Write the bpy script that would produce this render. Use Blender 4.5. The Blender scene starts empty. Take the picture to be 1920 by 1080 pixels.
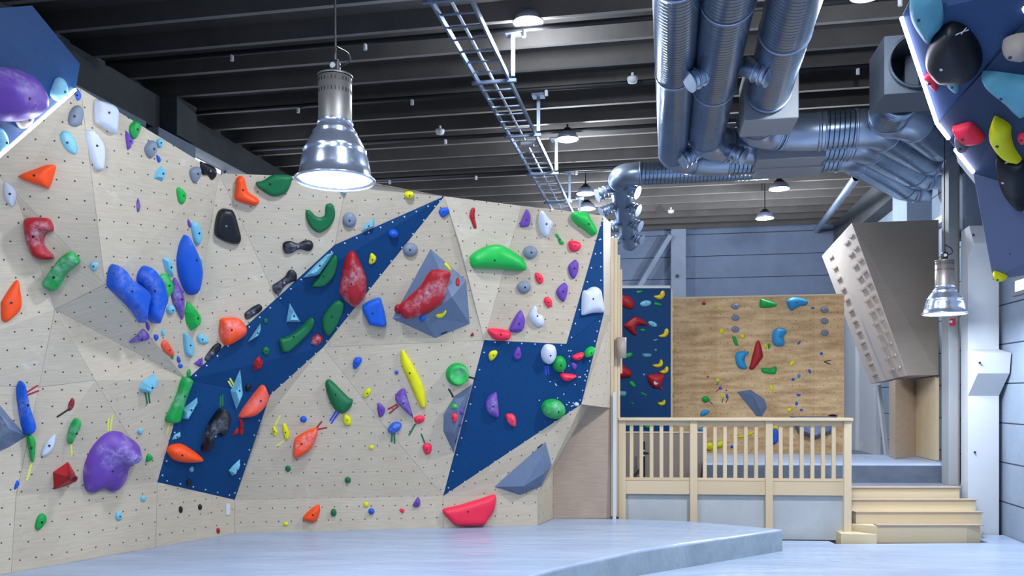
import bpy, bmesh, math, random
from mathutils import Vector, Matrix, geometry
random.seed(7)
C = bpy.context.scene.collection
S = bpy.context.scene
F, HX, HY, ZC = 1500.0, 960.0, 740.0, 1.98
# ---------------------------------------------------------------- camera, world, exposure
cam = bpy.data.cameras.new('camera'); cam.lens = F/1920*36; cam.sensor_width = 36
cam.shift_y = (HY-540)/1920; cam.clip_start = .05
co = bpy.data.objects.new('camera', cam); C.objects.link(co)
co.location = (0, 0, ZC); co.rotation_euler = (math.pi/2, 0, 0); S.camera = co
S.view_settings.view_transform = 'Standard'; S.view_settings.look = 'None'
S.view_settings.gamma = 1; S.view_settings.exposure = 0.0; S.view_settings.use_curve_mapping = False
w = bpy.data.worlds.new('world'); S.world = w; w.use_nodes = True
w.node_tree.nodes['Background'].inputs[0].default_value = (.62, .74, 1, 1)
w.node_tree.nodes['Background'].inputs[1].default_value = .22
TH = math.atan(.185); cu, su = math.cos(TH), math.sin(TH)
def BW(u, v, z=0): return Vector((u*cu + v*su, -u*su + v*cu, z))      # building axes to world
def area(loc, power, size=.6, col=(.80, .91, 1.08), aim=None, name='hall_light'):
    l = bpy.data.lights.new(name, 'AREA'); l.shape = 'DISK'; l.size = size; l.energy = power; l.color = col
    o = bpy.data.objects.new(name, l); C.objects.link(o); o.location = loc
    if aim: o.rotation_euler = (Vector(aim)-Vector(loc)).to_track_quat('-Z', 'Y').to_euler()
    return o
def point(loc, power, r):
    l = bpy.data.lights.new('lamp_light', 'POINT'); l.shadow_soft_size = r; l.energy = power; l.color = (.85, .94, 1.05)
    o = bpy.data.objects.new('lamp_light', l); C.objects.link(o); o.location = loc; return o
# rows of ceiling lamps of the hall behind and above the photographer
for (x, y, p) in ((-3.4, 3.0, .45), (.3, 3.6, .9), (3.4, 3.6, .3), (-4.4, .2, 1.15), (-.8, .2, 1.3), (2.6, .2, .4), (-3.6, -3.2, 1.5), (.6, -3.4, 1.4)):
    area((x, y, 5.7), 122*p, .6)
area((3.2, 7.8, 5.2), 230, .5, (.93, .96, 1))  # added fill light over the right side, no lamp hangs here
area((-1.2, 7.2, 5.7), 130, .5)
# ---------------------------------------------------------------- helpers
def hexc(h):
    h = h.lstrip('#'); r = [int(h[i:i+2], 16)/255 for i in (0, 2, 4)]
    return tuple(((c/12.92) if c <= .04045 else ((c+.055)/1.055)**2.4) for c in r) + (1,)
def P(x, y, d): return Vector(((x-HX)/F*d, d, ZC+(HY-y)/F*d))
def PZ(x, y, z): return P(x, y, (ZC-z)*F/(y-HY))
def tag(o, label=None, cat=None, group=None, kind=None):
    if label: o['label'] = label
    if cat: o['category'] = cat
    if group: o['group'] = group
    if kind: o['kind'] = kind
    return o
def thing(name, label, cat, loc=(0, 0, 0), group=None):
    o = bpy.data.objects.new(name, None); C.objects.link(o); o.location = loc; o.empty_display_size = .1
    return tag(o, label, cat, group)
def obj(name, bm, mat, parent=None, smooth=False, origin=None):
    """link a bmesh given in world coordinates; origin = world point of the object's origin"""
    base = Vector(origin) if origin is not None else Vector((0, 0, 0))
    pw = Vector((0, 0, 0)); q = parent
    while q is not None: pw += q.location; q = q.parent
    if origin is None and parent is not None: base = pw.copy()
    if origin is None and parent is None and len(bm.verts):
        base = sum((v.co for v in bm.verts), Vector())/len(bm.verts)
    bmesh.ops.translate(bm, verts=bm.verts, vec=-base)
    me = bpy.data.meshes.new(name); bm.to_mesh(me); bm.free()
    if smooth:
        for p in me.polygons: p.use_smooth = True
    ms = mat if isinstance(mat, (list, tuple)) else [mat]
    for m in ms: me.materials.append(m)
    o = bpy.data.objects.new(name, me); C.objects.link(o)
    if parent is not None: o.parent = parent
    o.location = base - pw
    return o
def bx(bm, c, dims, ax=None, bev=0):
    """box with centre c, dims, axes ax = (x, y, z) unit vectors"""
    ax = ax or (Vector((1, 0, 0)), Vector((0, 1, 0)), Vector((0, 0, 1)))
    c = Vector(c); vs = []
    for i in (-1, 1):
        for j in (-1, 1):
            for k in (-1, 1):
                vs.append(bm.verts.new(c + ax[0]*i*dims[0]/2 + ax[1]*j*dims[1]/2 + ax[2]*k*dims[2]/2))
    fs = [(0, 1, 3, 2), (4, 6, 7, 5), (0, 4, 5, 1), (2, 3, 7, 6), (0, 2, 6, 4), (1, 5, 7, 3)]
    fc = [bm.faces.new([vs[i] for i in f]) for f in fs]
    bmesh.ops.recalc_face_normals(bm, faces=fc)
    if bev:
        es = {e for f in fc for e in f.edges}
        bmesh.ops.bevel(bm, geom=list(es), offset=bev, segments=2, affect='EDGES', profile=.5)
    return bm
BU, BV, BZ = BW(1, 0), BW(0, 1), Vector((0, 0, 1))
BAX = (BU, BV, BZ)
def boxb(u0, u1, v0, v1, z0, z1, bm=None, bev=0):
    bm = bm or bmesh.new()
    return bx(bm, BW((u0+u1)/2, (v0+v1)/2, (z0+z1)/2), (u1-u0, v1-v0, z1-z0), BAX, bev)
def bar(bm, a, b, wd, th, up=Vector((0, 0, 1))):
    a, b = Vector(a), Vector(b); d = (b-a); L = d.length; d.normalize()
    s = d.cross(up)
    if s.length < 1e-3: s = d.cross(Vector((1, 0, 0)))
    s.normalize(); n = s.cross(d)
    return bx(bm, (a+b)/2, (L, wd, th), (d, s, n))
def tube(bm, pts, r, n=24, closed_ends=False, rfun=None):
    """swept tube with UVs: u round, v metres along"""
    uvl = bm.loops.layers.uv.verify()
    pts = [Vector(p) for p in pts]; rings = []; L = 0; prev = None; Ls = []
    for i, p in enumerate(pts):
        t = (pts[min(i+1, len(pts)-1)] - pts[max(i-1, 0)]).normalized()
        if prev is None:
            a = t.cross(Vector((0, 0, 1)))
            if a.length < .05: a = t.cross(Vector((1, 0, 0)))
            a.normalize()
        else:
            a = prev - t*prev.dot(t); a.normalize()
        prev = a; b = t.cross(a)
        if i: L += (p-pts[i-1]).length
        Ls.append(L); rr = rfun(L) if rfun else r
        rings.append([bm.verts.new(p + a*rr*math.cos(2*math.pi*k/n) + b*rr*math.sin(2*math.pi*k/n)) for k in range(n)])
    fs = []
    for i in range(len(rings)-1):
        for k in range(n):
            f = bm.faces.new((rings[i][k], rings[i][(k+1) % n], rings[i+1][(k+1) % n], rings[i+1][k])); f.smooth = True
            for l, (uu, vv) in zip(f.loops, ((k/n, Ls[i]), ((k+1)/n, Ls[i]), ((k+1)/n, Ls[i+1]), (k/n, Ls[i+1]))): l[uvl].uv = (uu, vv)
            fs.append(f)
    if closed_ends:
        fs.append(bm.faces.new(rings[0])); fs.append(bm.faces.new(rings[-1]))
    bmesh.ops.recalc_face_normals(bm, faces=fs)
    return bm
def smooth_path(pts, sub=6):
    pts = [Vector(p) for p in pts]; out = []
    for i in range(len(pts)-1):
        p0, p1, p2, p3 = pts[max(i-1, 0)], pts[i], pts[i+1], pts[min(i+2, len(pts)-1)]
        for k in range(sub):
            t = k/sub
            out.append(.5*((2*p1)+(-p0+p2)*t+(2*p0-5*p1+4*p2-p3)*t*t+(-p0+3*p1-3*p2+p3)*t**3))
    out.append(pts[-1]); return out
def fillet(pts, rad, n=8):
    """straight runs with rounded elbows"""
    pts = [Vector(p) for p in pts]; out = [pts[0]]
    for i in range(1, len(pts)-1):
        a, b, c = pts[i-1], pts[i], pts[i+1]
        r = min(rad, (a-b).length*.45, (c-b).length*.45)
        p, q = b+(a-b).normalized()*r, b+(c-b).normalized()*r
        for k in range(n+1):
            t = k/n; out.append(p*(1-t)**2 + b*2*t*(1-t) + q*t*t)
    out.append(pts[-1]); return out
def lathe(bm, prof, c, n=48, axis='z'):
    c = Vector(c); rings = []
    for r, z in prof:
        rings.append([bm.verts.new(c+Vector((r*math.cos(2*math.pi*k/n), r*math.sin(2*math.pi*k/n), z))) for k in range(n)])
    for i in range(len(rings)-1):
        for k in range(n):
            f = bm.faces.new((rings[i][k], rings[i][(k+1) % n], rings[i+1][(k+1) % n], rings[i+1][k])); f.smooth = True
    return bm
def cyl(bm, c, r, h, axis=Vector((0, 0, 1)), n=20):
    q = Vector((0, 0, 1)).rotation_difference(Vector(axis).normalized()).to_matrix().to_4x4()
    bmesh.ops.create_cone(bm, cap_ends=True, segments=n, radius1=r, radius2=r, depth=h, matrix=Matrix.Translation(Vector(c)) @ q)
    return bm
# ---------------------------------------------------------------- materials
MATS = {}
def mat(name, col, rough=.6, metal=0, spec=.5):
    if name in MATS: return MATS[name]
    m = bpy.data.materials.new(name); m.use_nodes = True; b = m.node_tree.nodes['Principled BSDF']
    b.inputs['Base Color'].default_value = hexc(col) if isinstance(col, str) else col
    b.inputs['Roughness'].default_value = rough; b.inputs['Metallic'].default_value = metal
    b.inputs['Specular IOR Level'].default_value = spec
    MATS[name] = m; return m
class NT:
    def __init__(s, m): s.m = m; s.t = m.node_tree; s.b = s.t.nodes['Principled BSDF']
    def n(s, ty, **kw):
        x = s.t.nodes.new(ty)
        for k, v in kw.items(): setattr(x, k, v)
        return x
    def l(s, a, b): s.t.links.new(a, b)
    def math(s, op, a, b=None, c=None):
        x = s.n('ShaderNodeMath', operation=op)
        for i, v in enumerate((a, b, c)):
            if v is None: continue
            if isinstance(v, (int, float)): x.inputs[i].default_value = v
            else: s.l(v, x.inputs[i])
        return x.outputs[0]
    def mix(s, fac, a, b):
        x = s.n('ShaderNodeMix', data_type='RGBA')
        for i, v in ((0, fac), (6, a), (7, b)):
            if isinstance(v, (int, float)): x.inputs[i].default_value = v
            elif isinstance(v, tuple): x.inputs[i].default_value = v
            else: s.l(v, x.inputs[i])
        return x.outputs[2]
    def noise(s, vec, scale, detail=3, rough=.5):
        x = s.n('ShaderNodeTexNoise'); x.inputs['Scale'].default_value = scale; x.inputs['Detail'].default_value = detail
        x.inputs['Roughness'].default_value = rough
        if vec is not None: s.l(vec, x.inputs['Vector'])
        return x.outputs['Fac']
    def ramp(s, fac, p0, p1):
        x = s.n('ShaderNodeMapRange'); x.inputs['From Min'].default_value = p0; x.inputs['From Max'].default_value = p1
        s.l(fac, x.inputs['Value']); return x.outputs[0]
    def bump(s, h, strength, dist=.01):
        x = s.n('ShaderNodeBump'); x.inputs['Strength'].default_value = strength; x.inputs['Distance'].default_value = dist
        s.l(h, x.inputs['Height']); s.l(x.outputs[0], s.b.inputs['Normal'])
    def coord(s, which='Object', scale=None):
        x = s.n('ShaderNodeTexCoord').outputs[which]
        if scale:
            mp = s.n('ShaderNodeMapping'); mp.inputs['Scale'].default_value = scale; s.l(x, mp.inputs['Vector']); x = mp.outputs[0]
        return x
def board_mat(name, c0, c1, hole, du=.15, dv=.165, rough=.55, holes=True, grain=.5, scuff=0, gs=(1.2, 14, 1)):
    if name in MATS: return MATS[name]
    m = mat(name, c0, rough); t = NT(m)
    uv = t.coord('UV'); st = t.coord('UV', gs)
    g = t.noise(st, 3.5, 4, .6); bl = t.noise(uv, 1.1, 3)
    oi = t.n('ShaderNodeObjectInfo').outputs['Random']
    f = t.math('ADD', t.math('MULTIPLY', t.ramp(g, .3, .7), grain), t.math('MULTIPLY', bl, .6))
    f = t.math('ADD', f, t.math('MULTIPLY', oi, .45))
    col = t.mix(t.ramp(f, .3, 1.3), hexc(c0), hexc(c1))
    if scuff:
        sc = t.math('MULTIPLY', t.ramp(t.noise(uv, 1.7, 2), .55, .7), t.ramp(t.noise(uv, 22, 4, .7), .54, .66))
        col = t.mix(t.math('MULTIPLY', sc, scuff), col, hexc('#6b6a68'))
        ch = t.math('MULTIPLY', t.ramp(t.noise(t.coord('UV', (1, 1, 1)), 2.9, 2), .56, .72), t.ramp(t.noise(uv, 9, 4, .7), .5, .7))
        col = t.mix(t.math('MULTIPLY', ch, .35), col, hexc('#dfe2e6'))
    if holes:
        sp = t.n('ShaderNodeSeparateXYZ'); t.l(uv, sp.inputs[0])
        fv = t.math('DIVIDE', sp.outputs[1], dv); row = t.math('FLOOR', fv)
        off = t.math('MULTIPLY', t.math('MODULO', t.math('ABSOLUTE', row), 2), .5)
        fu = t.math('ADD', t.math('DIVIDE', sp.outputs[0], du), off)
        a = t.math('MULTIPLY', t.math('SUBTRACT', t.math('FRACT', fu), .5), du)
        b = t.math('MULTIPLY', t.math('SUBTRACT', t.math('FRACT', fv), .5), dv)
        d = t.math('SQRT', t.math('ADD', t.math('MULTIPLY', a, a), t.math('MULTIPLY', b, b)))
        col = t.mix(t.math('LESS_THAN', d, .0082), col, hexc(hole))
    t.l(col, t.b.inputs['Base Color'])
    return m
PLY = board_mat('birch_plywood', '#cdc0aa', '#ae9f89', '#3a3633', scuff=.35)
BLUE = board_mat('blue_painted_plywood', '#003b6c', '#003462', '#06264e', grain=.15, rough=.6, scuff=.0); BLUE.node_tree.nodes['Principled BSDF'].inputs['Specular IOR Level'].default_value = .22
BLUEL = board_mat('blue_speckled_board', '#1c406f', '#143358', '#12305f', du=.3, dv=.31, grain=.1, rough=.7)
BLUED = board_mat('navy_speckled_board', '#112d50', '#0c233f', '#0c2547', du=.3, dv=.31, grain=.1, rough=.7)
GREYB = board_mat('grey_blue_painted_board', '#5c6684', '#4f5873', '#2f3850', du=.34, dv=.36, grain=.1, rough=.7)
PLYB = board_mat('golden_plywood', '#e0bd8c', '#a57f52', '#6d5537', du=.12, dv=.13, grain=.9, gs=(.6, 2.6, 1))
PLYR = board_mat('raw_plywood', '#bba692', '#9c8673', '#3a3633', holes=False, grain=.5)
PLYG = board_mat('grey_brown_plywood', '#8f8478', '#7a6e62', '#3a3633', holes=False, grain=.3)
PINE = board_mat('pine_timber', '#d8c4a4', '#c2aa86', '#6a4a2a', du=.31, dv=.27, grain=.6)
PINES = board_mat('pale_stair_plywood', '#dccaa8', '#c9b58f', '#6a4a2a', holes=False, grain=.5)
RUNG = mat('pale_rung_wood', '#c4b3a3', .6)
PLY_LIT = board_mat('left_lit_plywood', '#dccfc4', '#c4b5a8', '#3a3633', holes=False, grain=.4)  # rung board: light from the left painted in as a paler plywood
STEELD = mat('dull_dark_sheet_steel', '#4c545e', .5, .2)
STEEL = mat('galvanised_steel', '#a3b2c8', .3, .8)
BLACK = mat('black_plastic', '#101216', .4)
DARKM = mat('dark_conduit', '#15161a', .6)
WHITE = mat('white_paint', '#c3c6ca', .65)
GREYP = mat('grey_paint', '#8d8f92', .6)
TAUPE = mat('taupe_board', '#857a70', .7)
RED = mat('red_enamel', '#c0202a', .5)
def duct_mat():
    m = mat('spiral_duct_steel', '#8fa3bd', .27, .88); t = NT(m)
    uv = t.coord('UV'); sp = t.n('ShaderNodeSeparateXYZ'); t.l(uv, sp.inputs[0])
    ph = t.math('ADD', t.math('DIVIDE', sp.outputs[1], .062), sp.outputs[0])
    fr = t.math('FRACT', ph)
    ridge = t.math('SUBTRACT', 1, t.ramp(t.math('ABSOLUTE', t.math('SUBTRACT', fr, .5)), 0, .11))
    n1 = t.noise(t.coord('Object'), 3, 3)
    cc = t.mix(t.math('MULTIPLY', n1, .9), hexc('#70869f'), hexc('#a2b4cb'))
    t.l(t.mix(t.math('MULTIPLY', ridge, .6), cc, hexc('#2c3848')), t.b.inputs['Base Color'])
    t.bump(ridge, 1, .02)
    return m
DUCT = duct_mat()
def concrete(name, c0, c1, seam=.6, rough=.85, off=0):
    m = mat(name, c0, rough); t = NT(m)
    p = t.coord('Object'); n1 = t.noise(p, 2.2, 5, .6); n2 = t.noise(p, 40, 2)
    col = t.mix(t.ramp(t.math('ADD', t.math('MULTIPLY', n1, .75), t.math('MULTIPLY', n2, .25)), .3, .7), hexc(c0), hexc(c1))
    if seam:
        sp = t.n('ShaderNodeSeparateXYZ'); gm = t.n('ShaderNodeNewGeometry'); t.l(gm.outputs['Position'], sp.inputs[0])
        fz = t.math('FRACT', t.math('ADD', t.math('DIVIDE', sp.outputs[2], seam), off))
        col = t.mix(t.math('LESS_THAN', fz, .035), col, hexc('#2c3440'))
    t.l(col, t.b.inputs['Base Color']); t.bump(n2, .1, .01); return m
CONB = concrete('blue_grey_concrete_panels', '#76839a', '#66738c', .6, off=.43)
CONR = concrete('pale_concrete_panels', '#8e9bab', '#7d8a9b', .56, off=.2)
CONC = concrete('dark_beam_concrete', '#55585c', '#45484c', 0)
CONL = concrete('light_column_concrete', '#8f9bac', '#7e8a9c', 0)
DECK = concrete('dark_ceiling_deck', '#5a5552', '#4a4643', 0)
RIB_LIT = concrete('rib_lit_edge_concrete', '#8f8984', '#7a746f', 0)  # for the rib bottoms: their lit edge is put into a paler colour
DRYW = concrete('painted_plasterboard', '#b9bcbd', '#a9adb0', 0, rough=.8)
FLOORM = concrete('grey_floor', '#7b828e', '#6a717c', 0, rough=.5)
def vinyl(name, c0, c1, rough, bump=.35, rs=(1, 1, 1), dist=.05):
    m = mat(name, c0, rough); t = NT(m); p = t.coord('Object', rs)
    a = t.noise(p, 2.2, 4, .55); b = t.noise(p, 9, 3, .6)
    t.l(t.mix(t.ramp(a, .35, .65), hexc(c0), hexc(c1)), t.b.inputs['Base Color'])
    t.bump(t.math('ADD', a, t.math('MULTIPLY', b, .3)), bump, dist)
    return m
VINYL = vinyl('grey_mat_vinyl', '#a2b0c6', '#93a2ba', .3, .45, (.35, 1.7, 1))
VINYLS = vinyl('creased_mat_side_vinyl', '#9aa9b4', '#8896a2', .25, .8, (1.2, .7, .5), .09)
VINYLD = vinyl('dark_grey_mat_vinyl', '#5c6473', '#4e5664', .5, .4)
def emis(name, col, st):
    m = bpy.data.materials.new(name); m.use_nodes = True; t = m.node_tree
    b = t.nodes['Principled BSDF']; b.inputs['Base Color'].default_value = (.8, .8, .8, 1)
    b.inputs['Emission Color'].default_value = hexc(col); b.inputs['Emission Strength'].default_value = st; return m
GLOW = emis('lamp_glow', '#f4f8ff', 9); LED = emis('led_glow', '#f6ecff', 14); SKYG = emis('daylight', '#dfeaff', 5)
HCOL = dict(orange='#ff5216', salmon='#f2583e', green='#0c9c42', dgreen='#08683b', lime='#16b34a', blue='#0f58c8', lblue='#78bdd3',
            sky='#2c8fc4', purple='#6a42a4', red='#a8141f', dred='#8d1420', pink='#f02a4c', yellow='#dcd70c', gold='#e3c217', black='#0c0f16', white='#ccd2e2',
            grey='#7d8797', tan='#a79b90', teal='#5f9fae', lblue_shaded='#5799ae', vgrey='#64748f', tgrey='#6d6f78')  # overhang light blue is a darkened copy, dim light put into the colour
def hold_mat(c, chalk=0):
    k = 'hold_%s_%s' % (c, 'chalked' if chalk else 'clean')
    if k in MATS: return MATS[k]
    m = mat(k, HCOL[c], .48 if c != 'black' else .42, 0, .38); t = NT(m); p = t.coord('Object')
    n1 = t.noise(p, 7, 3); n2 = t.noise(p, 24, 5, .75)
    col = t.mix(t.math('MULTIPLY', t.ramp(n1, .3, .7), .12), hexc(HCOL[c]), (0.01, 0.01, 0.012, 1) if c != 'black' else hexc('#1c2230'))
    if chalk:
        fac = t.math('MULTIPLY', t.ramp(t.noise(p, 4.5, 2), .48, .72), t.ramp(n2, .38, .72))
        col = t.mix(t.math('MULTIPLY', fac, chalk), col, hexc('#d4d9ea'))
    t.l(col, t.b.inputs['Base Color']); t.bump(n2, .08, .01)
    return m
# ---------------------------------------------------------------- the hall
CZ = 6.45; VB = 22.4; UR = 4.8; UL = -7.7
o = obj('floor', boxb(UL, UR, -8, VB, -.35, -.3), FLOORM); tag(o, kind='structure')
bm = boxb(UL-.3, UR+.3, -8, VB+.3, CZ+.23, CZ+.4)
o = obj('ceiling', bm, DECK); tag(o, kind='structure')
bm = bmesh.new(); v = -7.6
while v < VB:
    vs = [(-.05, .235), (-.035, 0), (.035, 0), (.05, .235)]
    a = [bm.verts.new(BW(UL, v+p, CZ+q)) for p, q in vs]; b = [bm.verts.new(BW(UR, v+p, CZ+q)) for p, q in vs]
    for i in range(3): f = bm.faces.new((a[i], a[i+1], b[i+1], b[i])); f.material_index = int(i == 1)
    bm.faces.new(a); bm.faces.new(b[::-1])
    v += .74
tag(obj('ceiling_ribs', bm, [DECK, RIB_LIT], o), kind='structure')
tag(obj('wall_back', boxb(UL, UR, VB, VB+.3, -.3, CZ+.24), CONB), kind='structure')
tag(obj('wall_right', boxb(UR, UR+.3, -8, VB, -.3, CZ+.24), CONR), kind='structure')
bm = boxb(UL-.3, UL, -8, 9, -.3, CZ+.24); boxb(UL-.3, UL, 9, VB, -.3, 4.6, bm); boxb(UL-.3, UL, 9, 11.3, 4.6, CZ+.24, bm)
tag(obj('wall_left', bm, CONL), kind='structure')
tag(obj('wall_front', boxb(UL, UR, -8.3, -8, -.3, CZ+.24), CONL), kind='structure')
# strip window high in the left wall, behind the climbing wall
wv0, wv1 = 11.36, VB
wn = tag(obj('window_1', boxb(UL-.08, UL-.05, wv0, wv1, 4.6, 6.0), SKYG), kind='structure')
bm = bmesh.new()
boxb(UL-.05, UL+.02, wv0, wv1, 5.22, 5.3, bm); boxb(UL-.05, UL+.02, wv0, wv1, 5.45, 5.52, bm)
for k in range(6): boxb(UL-.05, UL+.02, wv0+.5+k*1.3, wv0+.56+k*1.3, 4.6, 6.0, bm)
obj('window_frame', bm, CONC, wn)
# beams and column on the left
bm = boxb(UL, UL+.35, -6, 10.8, 5.93, CZ-.01, bev=.01); tag(obj('concrete_beam', bm, CONC), 'long dark concrete beam above the top edge of the left plywood wall', 'beam')
bm = boxb(UL, UL+.3, 11.36, VB-.02, 6.0, CZ-.01, bev=.01); tag(obj('concrete_beam', bm, CONC), 'dark concrete roof beam above the bright strip window', 'beam')
bm = boxb(UL+.01, UL+.62, 10.82, 11.34, 5.86, CZ-.01, bev=.01); tag(obj('concrete_bracket', bm, CONC), 'dark square concrete bracket between the two roof beams on the left', 'bracket')
bm = boxb(UL, UL+.6, 10.4, 11.34, -.3, 5.84, bev=.01); tag(obj('concrete_column', bm, CONL), 'light concrete column head beside the bright strip window', 'column')
bm = boxb(UL, UL+.42, -6, 10.38, 5.7, 5.92, bev=.01); tag(obj('concrete_lintel', bm, CONL), 'light grey concrete ledge right under the long left beam', 'ledge')
# back wall column with its brace
bm = boxb(.02, .42, VB-.35, VB, -.3, CZ+.1, bev=.01)
pa = P(1258, 500, 21.6); pb = P(1286, 500, 21.6)
bm.free(); bm = bmesh.new(); u0 = pa.dot(BU); u1 = pb.dot(BU); vv = pa.dot(BV)
boxb(u0, u1, VB-.4, VB, -.3, CZ-.005, bm, .01)
col = obj('concrete_column', bm, CONL); tag(col, 'pale blue grey column in the middle of the far wall', 'column')
bm = bmesh.new(); cyl(bm, P(1270, 518, 21.55), .05, .06, BV); obj('round_hole', bm, BLACK, col)
bm = bmesh.new(); bar(bm, P(1257, 442, 21.5), P(1195, 545, 21.6), .16, .12); tag(obj('diagonal_brace', bm, CONL), 'slanting grey steel brace left of the far wall column', 'brace')
# right wall pilasters and beams
def pil(px, wd, z0, z1, m, lab, name='wall_pilaster', out=.3):
    k = (px-HX)/F; d = (UR-out)/(k*cu-su); u, v = UR-out, 0
    p = Vector((k*d, d, 0)); v = p.dot(BV)
    bm = boxb(UR-out, UR, v, v+wd, z0, z1, bev=.008)
    return tag(obj(name, bm, m), lab, 'pilaster')
pil(1604, .9, -.3, 5.2, WHITE, 'white wall pilaster just right of the golden plywood wall', out=.2)
pil(1641, 3.0, -.3, 5.0, WHITE, 'broad white pilaster, widened to brighten the wall behind the campus board foot', out=.12)  # widened in white, standing in for daylight on the right wall
pil(1700, .9, -.3, CZ, CONL, 'blue grey concrete pilaster above the campus board box', out=.42)
pil(1556, 1.1, -.3, 6.2, CONL, 'far grey pilaster in the back right corner of the hall', out=.3)
bm = boxb(UR-.32, UR, 2, VB-.2, 5.85, CZ, bev=.01); tag(obj('concrete_beam', bm, CONC), 'dark roof beam along the top of the right hand wall', 'beam')
bm = boxb(UR-.12, UR, 14.5, 21, 4.9, 5.02, bev=.005); tag(obj('white_wall_rail', bm, WHITE), 'long white sloping looking rail high on the right wall', 'rail')
bm = bmesh.new(); bar(bm, P(1560, 640, 19.5) - BV*0, P(1560, 640, 19.5)+Vector((0, 0, .01)), .01, .01); bm.free()
# bright window low on the right wall
k = (1911-HX)/F; d = UR/(k*cu-su); p = Vector((k*d, d, 0)); vw = p.dot(BV)
zt = ZC+(HY-526)/F*d; zb = ZC+(HY-546)/F*d
wn = tag(obj('window_2', boxb(UR-.012, UR+.0, vw-1.2, vw+.1, zb, zt), SKYG), kind='structure')
bm = boxb(UR-.03, UR, vw-1.2, vw+.16, zb-.05, zb); boxb(UR-.03, UR, vw-1.2, vw+.16, zt, zt+.04, bm); obj('window_frame', bm, GREYP, wn)
# ---------------------------------------------------------------- surfaces of boards, kept for seating holds
TRIS = []      # (2-D triangle in pixels, plane point, plane normal, surface name)
def reg(pts3, sname):
    vs = [Vector(p) for p in pts3]
    for t in geometry.tessellate_polygon([vs]):
        a, b, c = (vs[i] for i in t); n = (b-a).cross(c-a)
        if n.length < 1e-9: continue
        n.normalize()
        if n.dot(a-Vector((0, 0, ZC))) > 0: n = -n
        pp = [(HX+F*q.x/q.y, HY-F*(q.z-ZC)/q.y) for q in (a, b, c)]
        TRIS.append((pp, a, n, sname))
def intri(x, y, t, eps=1e-6):
    (x1, y1), (x2, y2), (x3, y3) = t
    d = (y2-y3)*(x1-x3)+(x3-x2)*(y1-y3)
    if abs(d) < 1e-9: return False
    a = ((y2-y3)*(x-x3)+(x3-x2)*(y-y3))/d; b = ((y3-y1)*(x-x3)+(x1-x3)*(y-y3))/d
    return a >= -eps and b >= -eps and 1-a-b >= -eps
def onplane(x, y, a, n):
    r = Vector(((x-HX)/F, 1, (HY-y)/F)); o = Vector((0, 0, ZC))
    return o + r*((a-o).dot(n)/r.dot(n))
def hit(x, y):
    best = None
    for pp, a, n, s in TRIS:
        if intri(x, y, pp):
            q = onplane(x, y, a, n)
            if best is None or q.y < best[0].y: best = (q, a, n, s)
    return best
def facet(name, pts, m, parent, sname, gap=.0016, th=.018, rot=0, register=True):
    """flat board panel from world points, thick towards the back, UV in metres"""
    vs = [Vector(p) for p in pts]
    if register: reg(vs, sname)
    cen = sum(vs, Vector())/len(vs)
    n = Vector()
    for i in range(len(vs)): n += (vs[i]-cen).cross(vs[(i+1) % len(vs)]-cen)
    n.normalize()
    if n.dot(cen-Vector((0, 0, ZC))) > 0: n = -n
    bkp = [v+(v-Vector((0, 0, ZC))).normalized()*th for v in vs]
    vs = [v+(cen-v).normalized()*gap for v in vs]
    bm = bmesh.new(); fr = [bm.verts.new(v) for v in vs]; bk = [bm.verts.new(v) for v in bkp]
    tri = geometry.tessellate_polygon([vs]); uvl = bm.loops.layers.uv.verify()
    ux = Vector((0, 0, 1)).cross(n)
    if ux.length < .1: ux = Vector((1, 0, 0))
    ux.normalize(); uy = n.cross(ux)
    if rot: ux, uy = ux*math.cos(rot)+uy*math.sin(rot), uy*math.cos(rot)-ux*math.sin(rot)
    for t in tri:
        q = [fr[i] for i in t]
        if (q[1].co-q[0].co).cross(q[2].co-q[0].co).dot(n) < 0: q.reverse(); t = t[::-1]
        bm.faces.new(q)
        bm.faces.new([bk[i] for i in t][::-1])
    k = len(vs)
    for i in range(k):
        bm.faces.new((fr[i], bk[i], bk[(i+1) % k], fr[(i+1) % k]))
    bmesh.ops.recalc_face_normals(bm, faces=bm.faces)
    for f in bm.faces:
        for l in f.loops: l[uvl].uv = (l.vert.co.dot(ux), l.vert.co.dot(uy))
    return obj(name, bm, m, parent)
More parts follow.
